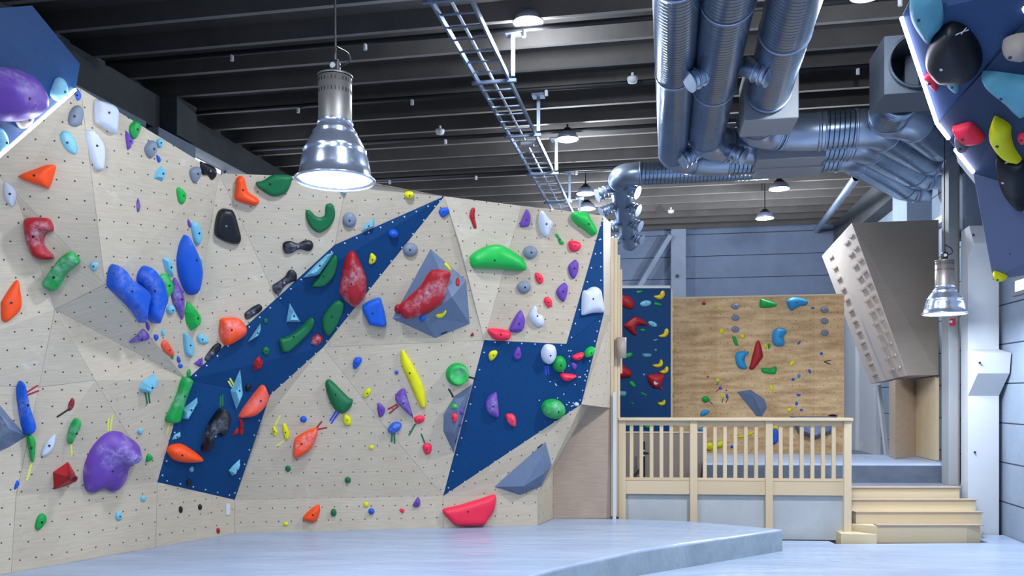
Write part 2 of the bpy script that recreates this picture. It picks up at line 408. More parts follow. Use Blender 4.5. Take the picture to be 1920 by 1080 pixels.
# ---------------------------------------------------------------- the big climbing wall
MZ = .28
def baseD(x):
    k = (x-HX)/F
    if x <= 440:      # left run  (-4.83,7.54) -> (-3.40,9.81)
        t = (k*7.54+4.83)/(1.43-k*2.27); return 7.54+2.27*t
    t = (k*9.81+3.40)/(3.733-k*.60); return 9.81+.60*t
def B(x): d = baseD(x); return (x, HY+F*(ZC-MZ)/d, d)
V = {}
def W(n, x, y, over): V[n] = P(x, y, baseD(x)-over)
for n, x in (('a0', -260), ('a1', 21), ('a2', 292), ('a3', 440), ('a4', 831), ('a5', 1008)): V[n] = P(*B(x))
for a in (('p30', 30, 930, .02), ('m73', 73, 726, 0.117), ('m0', -260, 715, .08), ('c103', 103, 580, 0.312), ('c197', 197, 533, 0.727),
          ('c350', 350, 712, 0.316), ('c295', 295, 904, .0), ('c178', 178, 713, 0.33), ('u28', 28, 360, 0.368), ('uoff', -260, 65, 0.126),
          ('toff', -260, -60, 0.5), ('t151', 151, 166, 0.977), ('t411', 411, 325, 0.893), ('t100', 100, 140, 1.03),
          ('k440', 440, 937, 0), ('k831', 831, 930, 0), ('k1008', 1008, 927, 0), ('q518', 518, 560, 0.583), ('s628', 628, 459, 0.69),
          ('t600', 600, 332, .95), ('t650', 650, 337, 0.918), ('t700', 700, 343, .95), ('t833', 833, 368, 0.801), ('t978', 978, 386, 0.72),
          ('t1131', 1131, 404, 0.62), ('r861', 861, 456, .72), ('n606', 606, 651, 0.284), ('c505', 506, 741, 0.31), ('m488', 488, 797, .14),
          ('k721', 721, 799, .14), ('r908', 908, 638, .42), ('w1062', 1062, 645, .4), ('w1132', 1132, 588, .42), ('w1090', 1090, 758, .2),
          ('w1033', 1033, 878, .04)): W(*a)
V['s1037'] = P(1037, 880, 10.99); V['b1037'] = PZ(1037, 972, MZ); V['w1102'] = P(1103, 762, 10.9)
V['x765'] = P(1144, 765, 10.95); V['x974'] = PZ(1144, 972, MZ); V['x592'] = P(1145, 592, 10.9); V['x418'] = P(1145, 418, 10.85)
wall = thing('climbing_wall', 'huge faceted plywood bouldering wall with blue slanting bands standing on the grey mat', 'climbing wall', P(440, 1000, 9.9))
SL, SC = 'left plywood wall', 'middle plywood wall'
def WF(nm, keys, m, s, **k): return facet(nm, [V[q] for q in keys.split()], m, wall, s, **k)
for i, (keys, s) in enumerate((('uoff toff t100 t151 c197 u28', SL), ('t151 t411 c350 c197', SL), ('u28 c197 c103', SL), ('uoff u28 c103 m73 m0', SL),
        ('c103 c197 c350', SL), ('c103 c350 c295 c178', SL), ('c103 c178 m73', SL), ('m73 c178 c295 a2 a1 p30', SL), ('m0 m73 p30 a1 a0', SL),
        ('c295 k440 a3 a2', SL), ('t411 q518 c350', SC), ('t411 t600 t650 s628 q518', SC), ('t650 t700 t833 s628', SC),
        ('t833 r861 r908 n606', SC), ('t833 t978 r908 r861', SC), ('t978 t1131 w1062 r908', SC), ('n606 r908 k831 k721', SC),
        ('c505 n606 k721 m488', SC), ('m488 k721 k831 k440', SC), ('k831 w1090 w1033 k1008', SC))):
    WF('plywood_panel', keys, PLY, s, rot=(0, .1, -.6, .15, .5, .3, 0, 0, 0, 0, .2, 0, .1, .05, -.1, 0, .2, 0, 0, .3)[i])
for keys in ('c295 c350 c505 k440', 'c350 q518 s628 t833 n606 c505', 't1131 w1132 w1062', 'w1062 w1132 w1090', 'w1062 w1090 k831 r908'):
    WF('blue_panel', keys, BLUE, SC)
for keys in ('k440 k831 a4 a3', 'k831 k1008 a5 a4'): WF('kickboard', keys, PLY, SC)
for keys in ('k1008 w1033 s1037 b1037 a5', 'w1090 w1102 s1037 w1033', 't1131 x418 x592 w1132', 'w1132 x592 x765 w1102 w1090'):
    WF('side_panel', keys, PLYR if 0 else PLY, 'wall end', register=False, rot=1.3)
WF('side_panel', 'w1102 x765 x974 b1037 s1037', PLYR, 'wall end', register=False)
# timber studs at the open end of the wall
for (x0, x1, yt, yb, d) in ((1145, 1151, 446, 968, 10.98), (1151, 1158, 446, 968, 11.02), (1158, 1163, 478, 970, 11.06), (1163, 1167, 505, 700, 11.2)):
    a = P(x0, yt, d); b = P(x1, yt, d); z0 = P(x0, yb, d).z
    bm = bx(bmesh.new(), ((a.x+b.x)/2, d+.03, (a.z+z0)/2), (b.x-a.x-.004, .07, a.z-z0)); obj('stud', bm, PINE, wall)
a = P(1150, 735, 10.85); bm = bx(bmesh.new(), (a.x+.02, 10.9, (a.z+MZ)/2), (.045, .05, a.z-MZ)); tag(obj('white_corner_strip', bm, WHITE, wall), 'white painted corner strip')
a = P(1165, 652, 10.95); bm = cyl(bmesh.new(), a, .07, .28, BZ, 10); tag(obj('hold_seen_from_behind', bm, hold_mat('tan'), wall, True), 'tan lump on the far side')
# screw heads along blue panel edges
bm = bmesh.new()
def screws(a, b, n, inset=.06):
    pa, pb = V[a], V[b]
    for i in range(n):
        t = (i+.6)/(n+.2); q = pa.lerp(pb, t); x = HX+F*q.x/q.y; y = HY-F*(q.z-ZC)/q.y
        for dx, dy in ((5, 3), (-5, 3), (3, -6), (-3, 8)):
            h = hit(x+dx, y+dy)
            if h and any(intri(x+dx, y+dy, T) for T in BT): cyl(bm, h[0], .0095, .006, h[2], 8); break
BT = []
for keys in ('c295 c350 c505', 'c295 c505 k440', 'c350 s628 n606', 'c350 n606 c505', 's628 t833 n606', 't1131 w1132 w1062', 'w1062 w1132 w1090', 'w1062 w1090 k831', 'r908 w1062 k831'):
    BT.append([(HX+F*V[k].x/V[k].y, HY-F*(V[k].z-ZC)/V[k].y) for k in keys.split()])
for a, b, n in (('c350', 's628', 14), ('s628', 't833', 9), ('t833', 'n606', 11), ('n606', 'c505', 6), ('c505', 'k440', 7), ('k440', 'c295', 6), ('c295', 'c350', 7),
                ('t1131', 'w1062', 9), ('t1131', 'w1132', 7), ('w1132', 'w1090', 9), ('w1090', 'k831', 9), ('r908', 'w1062', 6), ('r908', 'k831', 9)): screws(a, b, n)
rr = random.Random(3)
for _ in range(26):
    x, y = rr.uniform(1010, 1100), rr.uniform(650, 770)
    if any(intri(x, y, T) for T in BT): h = hit(x, y); cyl(bm, h[0], .009, .006, h[2], 8)
sc_ = obj('screw_head', bm, WHITE, wall); tag(sc_, kind='stuff')
# ---------------------------------------------------------------- mats
def slab(name, pts, z0, z1, m, parent=None, bev=.03, label=None):
    bm = bmesh.new(); lo = [bm.verts.new((x, y, z0)) for x, y in pts]; hi = [bm.verts.new((x, y, z1)) for x, y in pts]
    bm.faces.new(hi); bm.faces.new(lo[::-1]); k = len(pts)
    for i in range(k): f = bm.faces.new((lo[i], lo[(i+1) % k], hi[(i+1) % k], hi[i])); f.material_index = 1
    bmesh.ops.recalc_face_normals(bm, faces=bm.faces)
    if bev: bmesh.ops.bevel(bm, geom=[e for e in bm.edges if all(v.co.z > z0+.01 for v in e.verts)], offset=bev, segments=3, affect='EDGES', profile=.5)
    return obj(name, bm, m, parent)
v2 = lambda q: (q.x, q.y)
corner = PZ(1467, 992, MZ)
mat_pts = [v2(V['a0']+Vector((-.02, .03, 0))), v2(V['a3']+Vector((0, .05, 0))), v2(V['a5']+Vector((0, .04, 0))), v2(V['b1037']+Vector((0, .03, 0))), (1.46, 10.97), v2(PZ(1290, 977, MZ)), v2(corner), v2(PZ(1200, 1031, MZ)), v2(PZ(1040, 1066, MZ)), v2(PZ(900, 1105, MZ)), (-1.6, 5.6), (-4.2, 3.4), (-7, 3.4)]
o = slab('crash_mat', mat_pts, 0.0, MZ, [VINYL, VINYLS]); tag(o, 'wide raised grey vinyl crash mat at the foot of the big climbing wall', 'crash mat')
low = [(-7, 1.5), (6.9, 1.5), (5.62, 9.75), (4.6, 10.62), (1.0, 11.15), (-6, 11.5)]
low = [v2(BW(UL+.1, 1.5)), v2(BW(UR-.02, 1.5)), v2(BW(UR-.02, 12.38)), (6.42, 11.34), (6.42, 10.72), (4.3, 10.62), (4.3, 10.85), (1.55, 11.0), (-3, 11.2)]
o = slab('crash_mat', low, -.3, 0, [VINYL, VINYLS], bev=.02); tag(o, 'low grey vinyl mat in front of the stairs and the right hand pillar', 'crash mat')
bm = bmesh.new()
# ---------------------------------------------------------------- platform, railing, drywall
RA = Vector((1.52, 11.1, 0)); RB = Vector((4.57, 10.9, 0)); RD = (RB-RA).normalized(); RN = Vector((-RD.y, RD.x, 0)); PZT = .65
def rp(x): k = (x-HX)/F; t = (k*RA.y-RA.x)/(RD.x-k*RD.y); return RA+RD*t
plat = [v2(rp(1150)+RN*.1), v2(rp(1600)+RN*.1), (4.9, 11.66), (6.9, 11.66), v2(BW(UR, 12.7)), v2(BW(UR, VB)), v2(BW(-1.5, VB))]
o = slab('platform_floor', plat, -.3, PZT, [FLOORM, FLOORM], bev=0); tag(o, kind='structure'); o.name = 'floor_platform'
a, b = rp(1160)+RN*.05, rp(1592)+RN*.05
bm = bar(bmesh.new(), a+Vector((0, 0, .3)), b+Vector((0, 0, .3)), .03, .62); o = obj('wall_platform_front', bm, DRYW); tag(o, kind='structure')
rail = thing('railing', 'pale pine railing with upright balusters along the raised platform edge', 'railing', (RA+RB)/2)
RX = (RD, RN, BZ)
for x, z0 in ((1166, .02), (1299.5, .02), (1440.5, .02), (1587, .02)):
    c = rp(x)-RN*.03; obj('post', bx(bmesh.new(), (c.x, c.y, (z0+1.625)/2), (.098, .06, 1.625-z0), RX, .003), PINE, rail)
pa, pb = rp(1159), rp(1595)
obj('handrail', bar(bmesh.new(), pa-RN*.03+BZ*1.645, pb-RN*.03+BZ*1.645, .14, .036), PINE, rail)
seg = [(1172, 1293), (1306, 1434), (1447, 1581)]
for s0, s1 in seg:
    a, b = rp(s0), rp(s1)
    obj('upper_rail', bar(bmesh.new(), a+BZ*1.59, b+BZ*1.59, .04, .07), PINE, rail)
    obj('lower_rail', bar(bmesh.new(), a+BZ*.815, b+BZ*.815, .05, .036), PINE, rail)
    obj('fascia_beam', bar(bmesh.new(), a+BZ*.70, b+BZ*.70, .045, .185), PINE, rail)
for x in (1184, 1202.5, 1221.5, 1240, 1258.5, 1277.5, 1321.3, 1340.5, 1359, 1378.5, 1398, 1417.5, 1463.5, 1483, 1503, 1523, 1543, 1563):
    c = rp(x)-RN*.0; obj('baluster', bx(bmesh.new(), (c.x, c.y, 1.2), (.05, .035, .76), RX, .003), PINE, rail)
# ---------------------------------------------------------------- stairs
st = thing('staircase', 'short pale plywood staircase of low steps up to the platform', 'stairs', (5.4, 11, 0))
xs = [(1594, 1808), (1597, 1830), (1605, 1841), (1645, 1842)]
ds = [11.4, 11.2, 11.0, 10.8]; zs = [.65, .50, .355, .21]
for i in range(4):
    d = ds[i]; xa = (xs[i][0]-HX)/F*d; xb = (xs[i][1]-HX)/F*d; z1 = zs[i]; z0 = (zs[i+1] if i < 3 else .0)
    if i == 3:   # lowest step has its ends cut at an angle
        pts = [(xa-.32, 10.98), (xa-.1, 10.86), (xa, d), ((1812-HX)/F*d, d), (xb, d+.05), (xb, 10.98)]
        o = slab('step', pts, -.02, z1, [PINES, PINES], st, .004)
    else:
        y2 = 11.33 if i else 11.64; xb = min(xb, 6.38) if i == 0 else xb
        bm = bx(bmesh.new(), ((xa+xb)/2, (d+y2)/2, (z1-.28)/2), (xb-xa, y2-d, z1+.28), None, .004)
        o = obj('step', bm, PINES, st)
    bm = bx(bmesh.new(), ((xa+xb)/2, d+.04, z1+.008), (xb-xa+.02, .12, .016), None, .003); obj('nosing', bm, PLYR, o)
pts = [v2(PZ(1550, 987, .17)), v2(PZ(1578, 1001, .17)), v2(PZ(1700, 1006, .17)), v2(PZ(1700, 985, .17)), v2(PZ(1590, 975, .17))]
pts = [(4.44, 11.0), (4.41, 10.72), (4.85, 10.64), (4.72, 10.8), (4.56, 10.97)]
o = slab('plywood_base_plate', pts, -.3, .12, [PINES, PINES], None, .004); tag(o, 'low angled plywood plate at the left foot of the stairs', 'plywood plate')
# ---------------------------------------------------------------- mattress on the platform
mp = [v2(rp(1320)+RN*.95), (4.9, 12.08), v2(PZ(1779, 868, .94)), (7.25, 13.7), v2(PZ(1600, 853, .94)), v2(PZ(1300, 850, .94))]
mp = [(2.95, 12.15), (4.9, 12.1), (6.58, 12.05), (7.25, 13.7), (5.9, 14.05), (3.2, 14.3)]
o = slab('crash_mat', mp, PZT, .94, [VINYL, VINYLD]); tag(o, 'thick grey landing mat on the platform behind the railing', 'crash mat')
# ---------------------------------------------------------------- back climbing boards on the platform
kw = thing('climbing_wall', 'golden plywood climbing wall at the back of the platform, with grey discs', 'climbing wall', (4, 14.3, .65))
SG, SB = 'golden plywood wall', 'far blue board'
def q4(x0, y0, x1, y1, y2, y3, d0, d1): return [P(x0, y0, d0), P(x1, y1, d1), P(x1, y2, d1), P(x0, y3, d0)]
GD = lambda x: 14.75-(x-1255)*.0016
for x0, x1 in ((1257, 1345), (1345, 1435), (1435, 1528), (1528, 1583)):
    ya, yb = 560-(x0-1262)*.022, 560-(x1-1262)*.022
    facet('plywood_panel', q4(x0, ya, x1, yb, 868, 868, GD(x0), GD(x1)), PLYB, kw, SG, gap=.0008)
# volume-like ledge and cap
bm = bar(bmesh.new(), P(1257, 560, GD(1257))+BZ*.01+Vector((0, .04, 0)), P(1583, 553, GD(1583))+BZ*.01+Vector((0, .04, 0)), .09, .03); obj('top_cap', bm, PINE, kw)
bw_ = thing('climbing_wall', 'narrow royal blue climbing board left of the golden plywood wall', 'climbing wall', (2.2, 13.6, .65))
facet('blue_panel', q4(1120, 541, 1257.5, 541, 812, 812, 13.6, 13.6), BLUE, bw_, SB)
bm = bx(bmesh.new(), ((1188-HX)/F*13.6, 13.64, P(0, 538, 13.6).z), (137/F*13.6, .1, .045)); obj('top_trim', bm, WHITE, bw_)
bm = bx(bmesh.new(), ((1259.5-HX)/F*13.6, 13.78, (P(0, 541, 13.6).z+P(0, 812, 13.6).z)/2), (.03, .36, 270/F*13.6)); obj('side_strip', bm, PINE, bw_)
lb = thing('low_partition', 'low taupe board partition behind the left part of the railing', 'partition', (2.5, 12.6, .65))
zt = P(0, 812, 12.6).z; xa, xb = (1150-HX)/F*12.6, (1318-HX)/F*12.6
obj('board', bx(bmesh.new(), ((xa+xb)/2, 12.62, (zt+PZT)/2), (xb-xa, .04, zt-PZT)), TAUPE, lb)
obj('top_trim', bx(bmesh.new(), ((xa+xb)/2, 12.62, zt+.012), (xb-xa, .06, .024)), PINE, lb)
sd = thing('tripod_stand', 'thin black metal stand with a clamp behind the railing balusters', 'stand', P(1207, 895, 12.3))
obj('pole', cyl(bmesh.new(), P(1207.5, 862, 12.3), .018, .56, BZ, 12), BLACK, sd)
obj('clamp', bx(bmesh.new(), P(1211, 850, 12.28), (.085, .03, .03)), BLACK, sd)
for dy in (-5, 4): obj('knob', cyl(bmesh.new(), P(1207.5, 850+dy, 12.26), .012, .03, BV, 10), WHITE, sd)
obj('leg', bar(bmesh.new(), P(1205, 875, 12.3), P(1187, 892, 12.28), .02, .015), BLACK, sd)
obj('leg', bar(bmesh.new(), P(1205, 879, 12.32), P(1187, 897, 12.3), .02, .015), BLACK, sd)
# ---------------------------------------------------------------- campus board
cb = thing('campus_board', 'leaning plywood campus board box with rows of small wooden rungs', 'campus board', P(1700, 866, 12.5))
cpt = dict(a=P(1597, 418, 12.6), b=P(1541, 480, 15.4), c=P(1632, 720, 15.2), d=P(1702, 704, 12.6), e=P(1760, 412, 12.5), f=P(1760, 703, 12.5))
def CF(nm, k, m, **kk): return facet(nm, [cpt[q] for q in k], m, cb, 'campus board', **kk)
CF('rung_board', 'abcd', PLY_LIT); CF('side_panel', 'adfe', PLYG, rot=.02)
cpt['g'] = P(1706, 722, 15.0)
CF('bottom_panel', 'dcf', PLYR)
def cpos(s, t, lift=0):
    A, Bq, Cq, D = cpt['b'], cpt['c'], cpt['a'], cpt['d']
    p = A.lerp(Bq, t)*(1-s) + Cq.lerp(D, t)*s
    return p
cn = (cpt['c']-cpt['b']).cross(cpt['a']-cpt['b']).normalized()
if cn.dot(cpt['a']-Vector((0, 0, ZC))) > 0: cn = -cn
def rung(xa, ya, xb, yb):
    n0 = [T for T in TRIS if T[3] == 'campus board'][0]
    pa, pb = onplane(xa, ya, cpt['a'], cn), onplane(xb, yb, cpt['a'], cn)
    bm = bar(bmesh.new(), pa.lerp(pb, .12)+cn*.01, pa.lerp(pb, .85)+cn*.01, .034, .024, cn); obj('rung', bm, RUNG, cb)
for i in range(12):
    t = i/11
    x, y = 1559+(1640-1559)*t, 482+(703-482)*t; rung(x-5, y+3, x+5, y-4)
    x, y = 1588+(1672-1588)*t, 455+(694-455)*t; rung(x-5, y+3.5, x+6, y-4)
    x, y = 1597+(1685-1597)*t, 443+(690-443)*t; rung(x-5, y+3.5, x+5, y-4)
pf = [P(1679, 712, 12.9), P(1717, 712, 13.5), P(1717, 855.0, 13.5), P(1679, 860.3, 12.9)]; facet('foot_panel', pf, PLYR, cb, 'x', register=False)
pf = [P(1717, 712, 13.5), P(1754, 706, 12.6), P(1754, 863.2, 12.6), P(1717, 855.0, 13.5)]; facet('foot_panel', pf, PINES, cb, 'x', register=False)
pf = [P(1667, 716, 13.4), P(1679, 712, 12.9), P(1679, 860.3, 12.9), P(1667, 855.9, 13.4)]; facet('foot_panel', pf, PLYR, cb, 'x', register=False)
pf = [P(1754, 706, 12.6), P(1761, 706, 12.6), P(1761, 863.2, 12.6), P(1754, 863.2, 12.6)]; facet('edge_strip', pf, PINE, cb, 'x', register=False)
bm = bar(bmesh.new(), P(1647, 722, 15.3), P(1663, 858, 15.3), .09, .06); tag(obj('white_prop', bm, WHITE), 'slanting white board leaning behind the foot of the campus board', 'board')
# ---------------------------------------------------------------- column at the stair top and faceted white pillar
d = 11.76; x0, x1 = (1779-HX)/F*d, (1797-HX)/F*d
sc = thing('steel_column', 'tall grey tan steel column at the right end of the top stair', 'column', ((x0+x1)/2, d, PZT))
obj('column_face', bx(bmesh.new(), ((x0+x1)/2, d+.1, (PZT+CZ)/2), (x1-x0, .2, CZ-PZT), None, .005), GREYP, sc)
obj('brown_edge', bx(bmesh.new(), (x1+.012, d+.1, (PZT+CZ)/2), (.022, .18, CZ-PZT)), PLYG, sc)
bm = bx(bmesh.new(), P(1786, 604, 11.5), (.07, .05, .11), None, .01); fb = obj('alarm_box', bm, RED); tag(fb, 'small red alarm box on the grey tan column behind the hanging lamp', 'alarm box')
obj('white_button', cyl(bmesh.new(), P(1783, 603, 11.46), .018, .02, BV, 12), WHITE, fb)
pl = thing('faceted_pillar', 'tall white angular pillar with a bulging middle beside the stairs', 'pillar', P(1845, 1002, 11.0))
D0 = 11.35
def zz(y, d=D0): return ZC+(HY-y)/F*d
prof = [(0, -.02), (0, zz(742)), (-.24, zz(700, D0-.24)), (-.28, zz(662, D0-.28)), (0, zz(655)), (0, zz(482)), (-.14, zz(456, D0-.14)), (-.03, zz(424))]
def pxs(y): return (1815, 1876) if y > 745 else (1812, 1868)
bm = bmesh.new(); L, R_ = [], []
for i, (dv, z) in enumerate(prof):
    dd = D0+dv; sl = .11*0
    xa = (1815-HX)/F*D0; xb = (1873-HX)/F*D0
    L.append(bm.verts.new((xa, dd, z))); R_.append(bm.verts.new((xb, dd, z)))
for i in range(len(prof)-1): bm.faces.new((L[i], R_[i], R_[i+1], L[i+1]))
bkz = [(.45, prof[0][1]), (.45, prof[-1][1])]
LB = [bm.verts.new(((1802-HX)/F*11.72, 11.72, z)) for _, z in bkz]; RBk = [bm.verts.new((R_[0].co.x, 11.72, z)) for _, z in bkz]
bm.faces.new(L+[LB[1], LB[0]]); bm.faces.new(R_[::-1]+[RBk[0], RBk[1]]); bm.faces.new((L[-1], R_[-1], RBk[1], LB[1]))
bmesh.ops.recalc_face_normals(bm, faces=bm.faces)
obj('pillar_body', bm, WHITE, pl)
for x, y, d in ((1825, 440, 11.22), (1837, 680, 11.07), (1828, 848, 11.34)): obj('bolt', cyl(bmesh.new(), P(x, y, d), .014, .02, BV, 10), BLACK, pl)
bm = bx(bmesh.new(), ((1826-HX)/F*11.8, 12.0, (zz(430)+CZ)/2), (.3, .5, CZ-zz(430)), None, .005); tag(obj('concrete_column', bm, CONL), 'grey column rising to the roof above the white angular pillar', 'column')
# ---------------------------------------------------------------- near blue overhanging boards, left and right
def backed(pts, th=.16): pass
nl = thing('overhanging_board', 'dark blue overhanging board with a glowing edge strip in the upper left corner', 'climbing board', P(0, 200, 6.2))
SNL, SNR = 'blue board in the upper left corner', 'blue overhang on the right'
ptsL = [P(142, 168, 6.75), P(-50, 334, 5.9), P(-70, 20, 5.4), P(60, 10, 6.1), P(150, 120, 6.75)]
facet('blue_panel', [ptsL[0], ptsL[1], ptsL[2], ptsL[3], ptsL[4]], BLUE, nl, SNL, th=.05)
nr = thing('overhanging_board', 'big blue and grey faceted overhang hanging in the upper right corner', 'climbing board', P(1860, 260, 6))
r = dict(a=P(1706, 0, 5.3), a2=P(1745, -130, 5.1), b=P(1690, 33, 5.35), c=P(1757, 232, 6.0), d=P(1825, 325, 6.3), e=P(1862, 525, 6.75), f=P(2080, 492, 6.4),
         g=P(2080, 400, 5.9), h=P(2080, -130, 4.3), i=P(1990, -40, 4.7))
for k, m in (('a a2 i c b', BLUEL), ('c i h g d', BLUED), ('d g f e', GREYB)): facet('board_panel', [r[q] for q in k.split()], m, nr, SNR, th=.06)
def led(parent, a, b, n=0):
    a, b = Vector(a), Vector(b); bm = bar(bmesh.new(), a, b, .02, .02)
    h = obj('light_strip', bm, LED, parent)
    return h
led(nl, P(0, 291, 6.1), P(141, 168, 6.72)); led(nl, P(-50, 335, 5.88), P(0, 291, 6.1))
for t in (.1, .5, .9):
    q = P(0, 291, 6.1).lerp(P(141, 168, 6.72), t); point(q+Vector((.06, .1, -.1)), 6, .03)
led(nr, P(1690, 33, 5.33), P(1757, 232, 5.97)); led(nr, P(1759, 234, 5.98), P(1779, 260, 6.06)); led(nr, P(1791, 280, 6.12), P(1825, 323, 6.27)); led(nr, P(1912, -4, 4.95), P(1924, 22, 4.95))
wf = [P(1791, 281, 6.16), P(1825, 325, 6.32), P(1828, 345, 6.6), P(1796, 305, 6.5)]
facet('white_return', wf, WHITE, nr, 'x', register=False)
area(P(1745, 150, 5.3)+Vector((-.3, .1, 0)), 3, .3)
# ---------------------------------------------------------------- ducts
def dpt(x, y, z=5.55): return P(x, y, (z-ZC)*F/(HY-y))
def duct(label, pts, r, rad=.45, name='ventilation_duct'):
    cor = [pts[i] for i in range(1, len(pts)-1) if (pts[i]-pts[i-1]).angle(pts[i+1]-pts[i]) > .45]
    pts = fillet(pts, rad); root = thing(name, label, 'duct', pts[0]+Vector((0, 0, 0)))
    dense = []; bend = []
    for i, (a, b) in enumerate(zip(pts[:-1], pts[1:])):
        n = max(1, int((b-a).length/.25)); sm = any(((a+b)/2-q).length < rad for q in cor)
        for k in range(n): dense.append(a.lerp(b, k/n)); bend.append(sm)
    dense.append(pts[-1])
    bm = tube(bmesh.new(), dense, r, 32, True); bm.faces.ensure_lookup_table()
    for i, sm in enumerate(bend):
        if sm:
            for k in range(32): bm.faces[i*32+k].material_index = 1
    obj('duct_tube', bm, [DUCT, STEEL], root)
    for i in range(1, len(bend)):
        if bend[i] != bend[i-1]: collar(root, dense[i], dense[i+1]-dense[i-1], r, .03)
    return root, dense
def collar(parent, p, t, r, w=.05):
    bm = bmesh.new(); t = Vector(t).normalized(); tube(bm, [p-t*w/2, p+t*w/2], r*1.035, 32, True); obj('collar', bm, STEEL, parent)
def nozzle(parent, base, direc, r=.075, L=.22):
    d = Vector(direc).normalized(); bm = bmesh.new()
    tube(bm, [base, base+d*L], r, 20, True); o = obj('nozzle', bm, STEEL, parent)
    for k in (.45, .7, .95): bm = bmesh.new(); tube(bm, [base+d*L*k, base+d*(L*k+.018)], r*1.22, 20, True); obj('nozzle_ring', bm, STEEL, o)
d1, p1 = duct('leftmost of the three big spiral ducts running overhead, slimmest of them', [dpt(1274, -260), dpt(1262, 296), dpt(1330, 304), dpt(1596, 294), dpt(1612, 306), dpt(1690, 349), dpt(1706, 356), dpt(1745, 353)], .215, .3)
d2, p2 = duct('middle of the three big spiral ducts overhead, with short nozzles', [dpt(1398, -200), dpt(1322, 266), dpt(1400, 277), dpt(1612, 268), dpt(1634, 281), dpt(1712, 321), dpt(1730, 328), dpt(1770, 325)], .245, .35)
d3, p3 = duct('rightmost of the three big spiral ducts overhead, passing through a square box', [dpt(1520, -120), dpt(1441, 175), dpt(1412, 242), dpt(1500, 250), dpt(1636, 238), dpt(1662, 252), dpt(1745, 298), dpt(1790, 293)], .25, .35)
d4, p4 = duct('smaller bent spiral duct with eight nozzles near the middle of the hall', [dpt(1440, 314, 5.6), dpt(1290, 322, 5.6), dpt(1160, 327, 5.6), dpt(1181, 456, 5.6)], .185, .35)
for (x, y) in ((1352, 40), (1340, 120), (1330, 190), (1310, 140)):
    pass
for dd, pts, r in ((d1, p1, .215), (d2, p2, .245), (d3, p3, .25)):
    for k in (6, 14, len(pts)//2+2, len(pts)-4):
        if k < len(pts)-1: collar(dd, pts[k], pts[k+1]-pts[k], r)
for (x, y, sx) in ((1336, 128, -1), (1396, 124, 1), (1312, 282, -1), (1360, 278, 1)):
    p = dpt(x, y, 5.45); nozzle(d2, p, BU*sx*.8+Vector((0, 0, -.5))-BV*.25, .1, .3)
for i, (xl, yl, xr, yr) in enumerate(((1148, 355, 1168, 352), (1153, 388, 1172, 386), (1161, 418, 1178, 416), (1168, 445, 1183, 442))):
    z = 5.5
    nozzle(d4, dpt(xl, yl, z), -BU*.85-BZ*.4-BV*.3, .095, .29); nozzle(d4, dpt(xr, yr, z), BU*.85-BZ*.4-BV*.3, .095, .29)
def dbox(label, c, dims, m=None):
    bm = bx(bmesh.new(), c, dims, BAX, .01); o = obj('duct_silencer', bm, STEELB); return tag(o, label, 'duct box')
STEELB = mat('sheet_steel_box', '#93969b', .5, .15)
dbox('square sheet metal box on the rightmost overhead duct', dpt(1440, 192)+Vector((0, 0, 0)), (.62, .62, .62))
dbox('upper of two flat grey boxes around the crossing ducts', dpt(1482, 268)+Vector((0, .1, 0)), (.92, .6, .56))
dbox('lower of two flat grey boxes around the crossing ducts', dpt(1474, 298, 5.5)-BV*.12, (.92, .55, .5))
# open ended duct, top right
d5, p5 = duct('short elbow duct below the open square box beside the blue overhang', [dpt(1692, 178, 5.5), dpt(1662, 222, 5.5), dpt(1706, 226, 5.5), dpt(1766, 270, 5.48)], .24, .4)
oc = dpt(1700, 140, 5.5); fr = (BU, BV, BZ)
ob = thing('duct_silencer', 'square duct box with a round open mouth beside the blue overhang', 'duct box', oc)
bm = bmesh.new(); h = .31; n = 32
outer = [(-h, -h), (h, -h), (h, h), (-h, h)]
ring = [(.27*math.cos(2*math.pi*k/n), .27*math.sin(2*math.pi*k/n)) for k in range(n)]
def op(u, z, v): return oc+BU*u+BZ*z+BV*v
fo = [bm.verts.new(op(a, b, -h)) for a, b in outer]; bo = [bm.verts.new(op(a, b, h)) for a, b in outer]
sq = []
for k in range(n):
    a = 2*math.pi*k/n; s = h/max(abs(math.cos(a)), abs(math.sin(a))); sq.append(bm.verts.new(op(s*math.cos(a), s*math.sin(a), -h)))
ri = [bm.verts.new(op(a, b, -h)) for a, b in ring]; ro = [bm.verts.new(op(a, b, -h-.1)) for a, b in ring]; rb = [bm.verts.new(op(a*.99, b*.99, h-.02)) for a, b in ring]
for k in range(n):
    j = (k+1) % n; bm.faces.new((sq[k], sq[j], ri[j], ri[k])); bm.faces.new((ri[k], ri[j], ro[j], ro[k])); bm.faces.new((ro[k], ro[j], rb[j], rb[k]))
bm.faces.new(rb)
for i in range(4): bm.faces.new((fo[i], fo[(i+1) % 4], bo[(i+1) % 4], bo[i]))
bm.faces.new(bo)
obj('box_body', bm, STEELD, ob)
bm = bmesh.new(); tube(bm, [op(0, 0, -h-.12), op(0, 0, -h-.08)], .285, 32, False); obj('collar', bm, STEEL, ob)
bm = bx(bmesh.new(), op(.08, 0, h-.2), (.14, .02, .5), BAX); obj('baffle', bm, STEELD, ob)
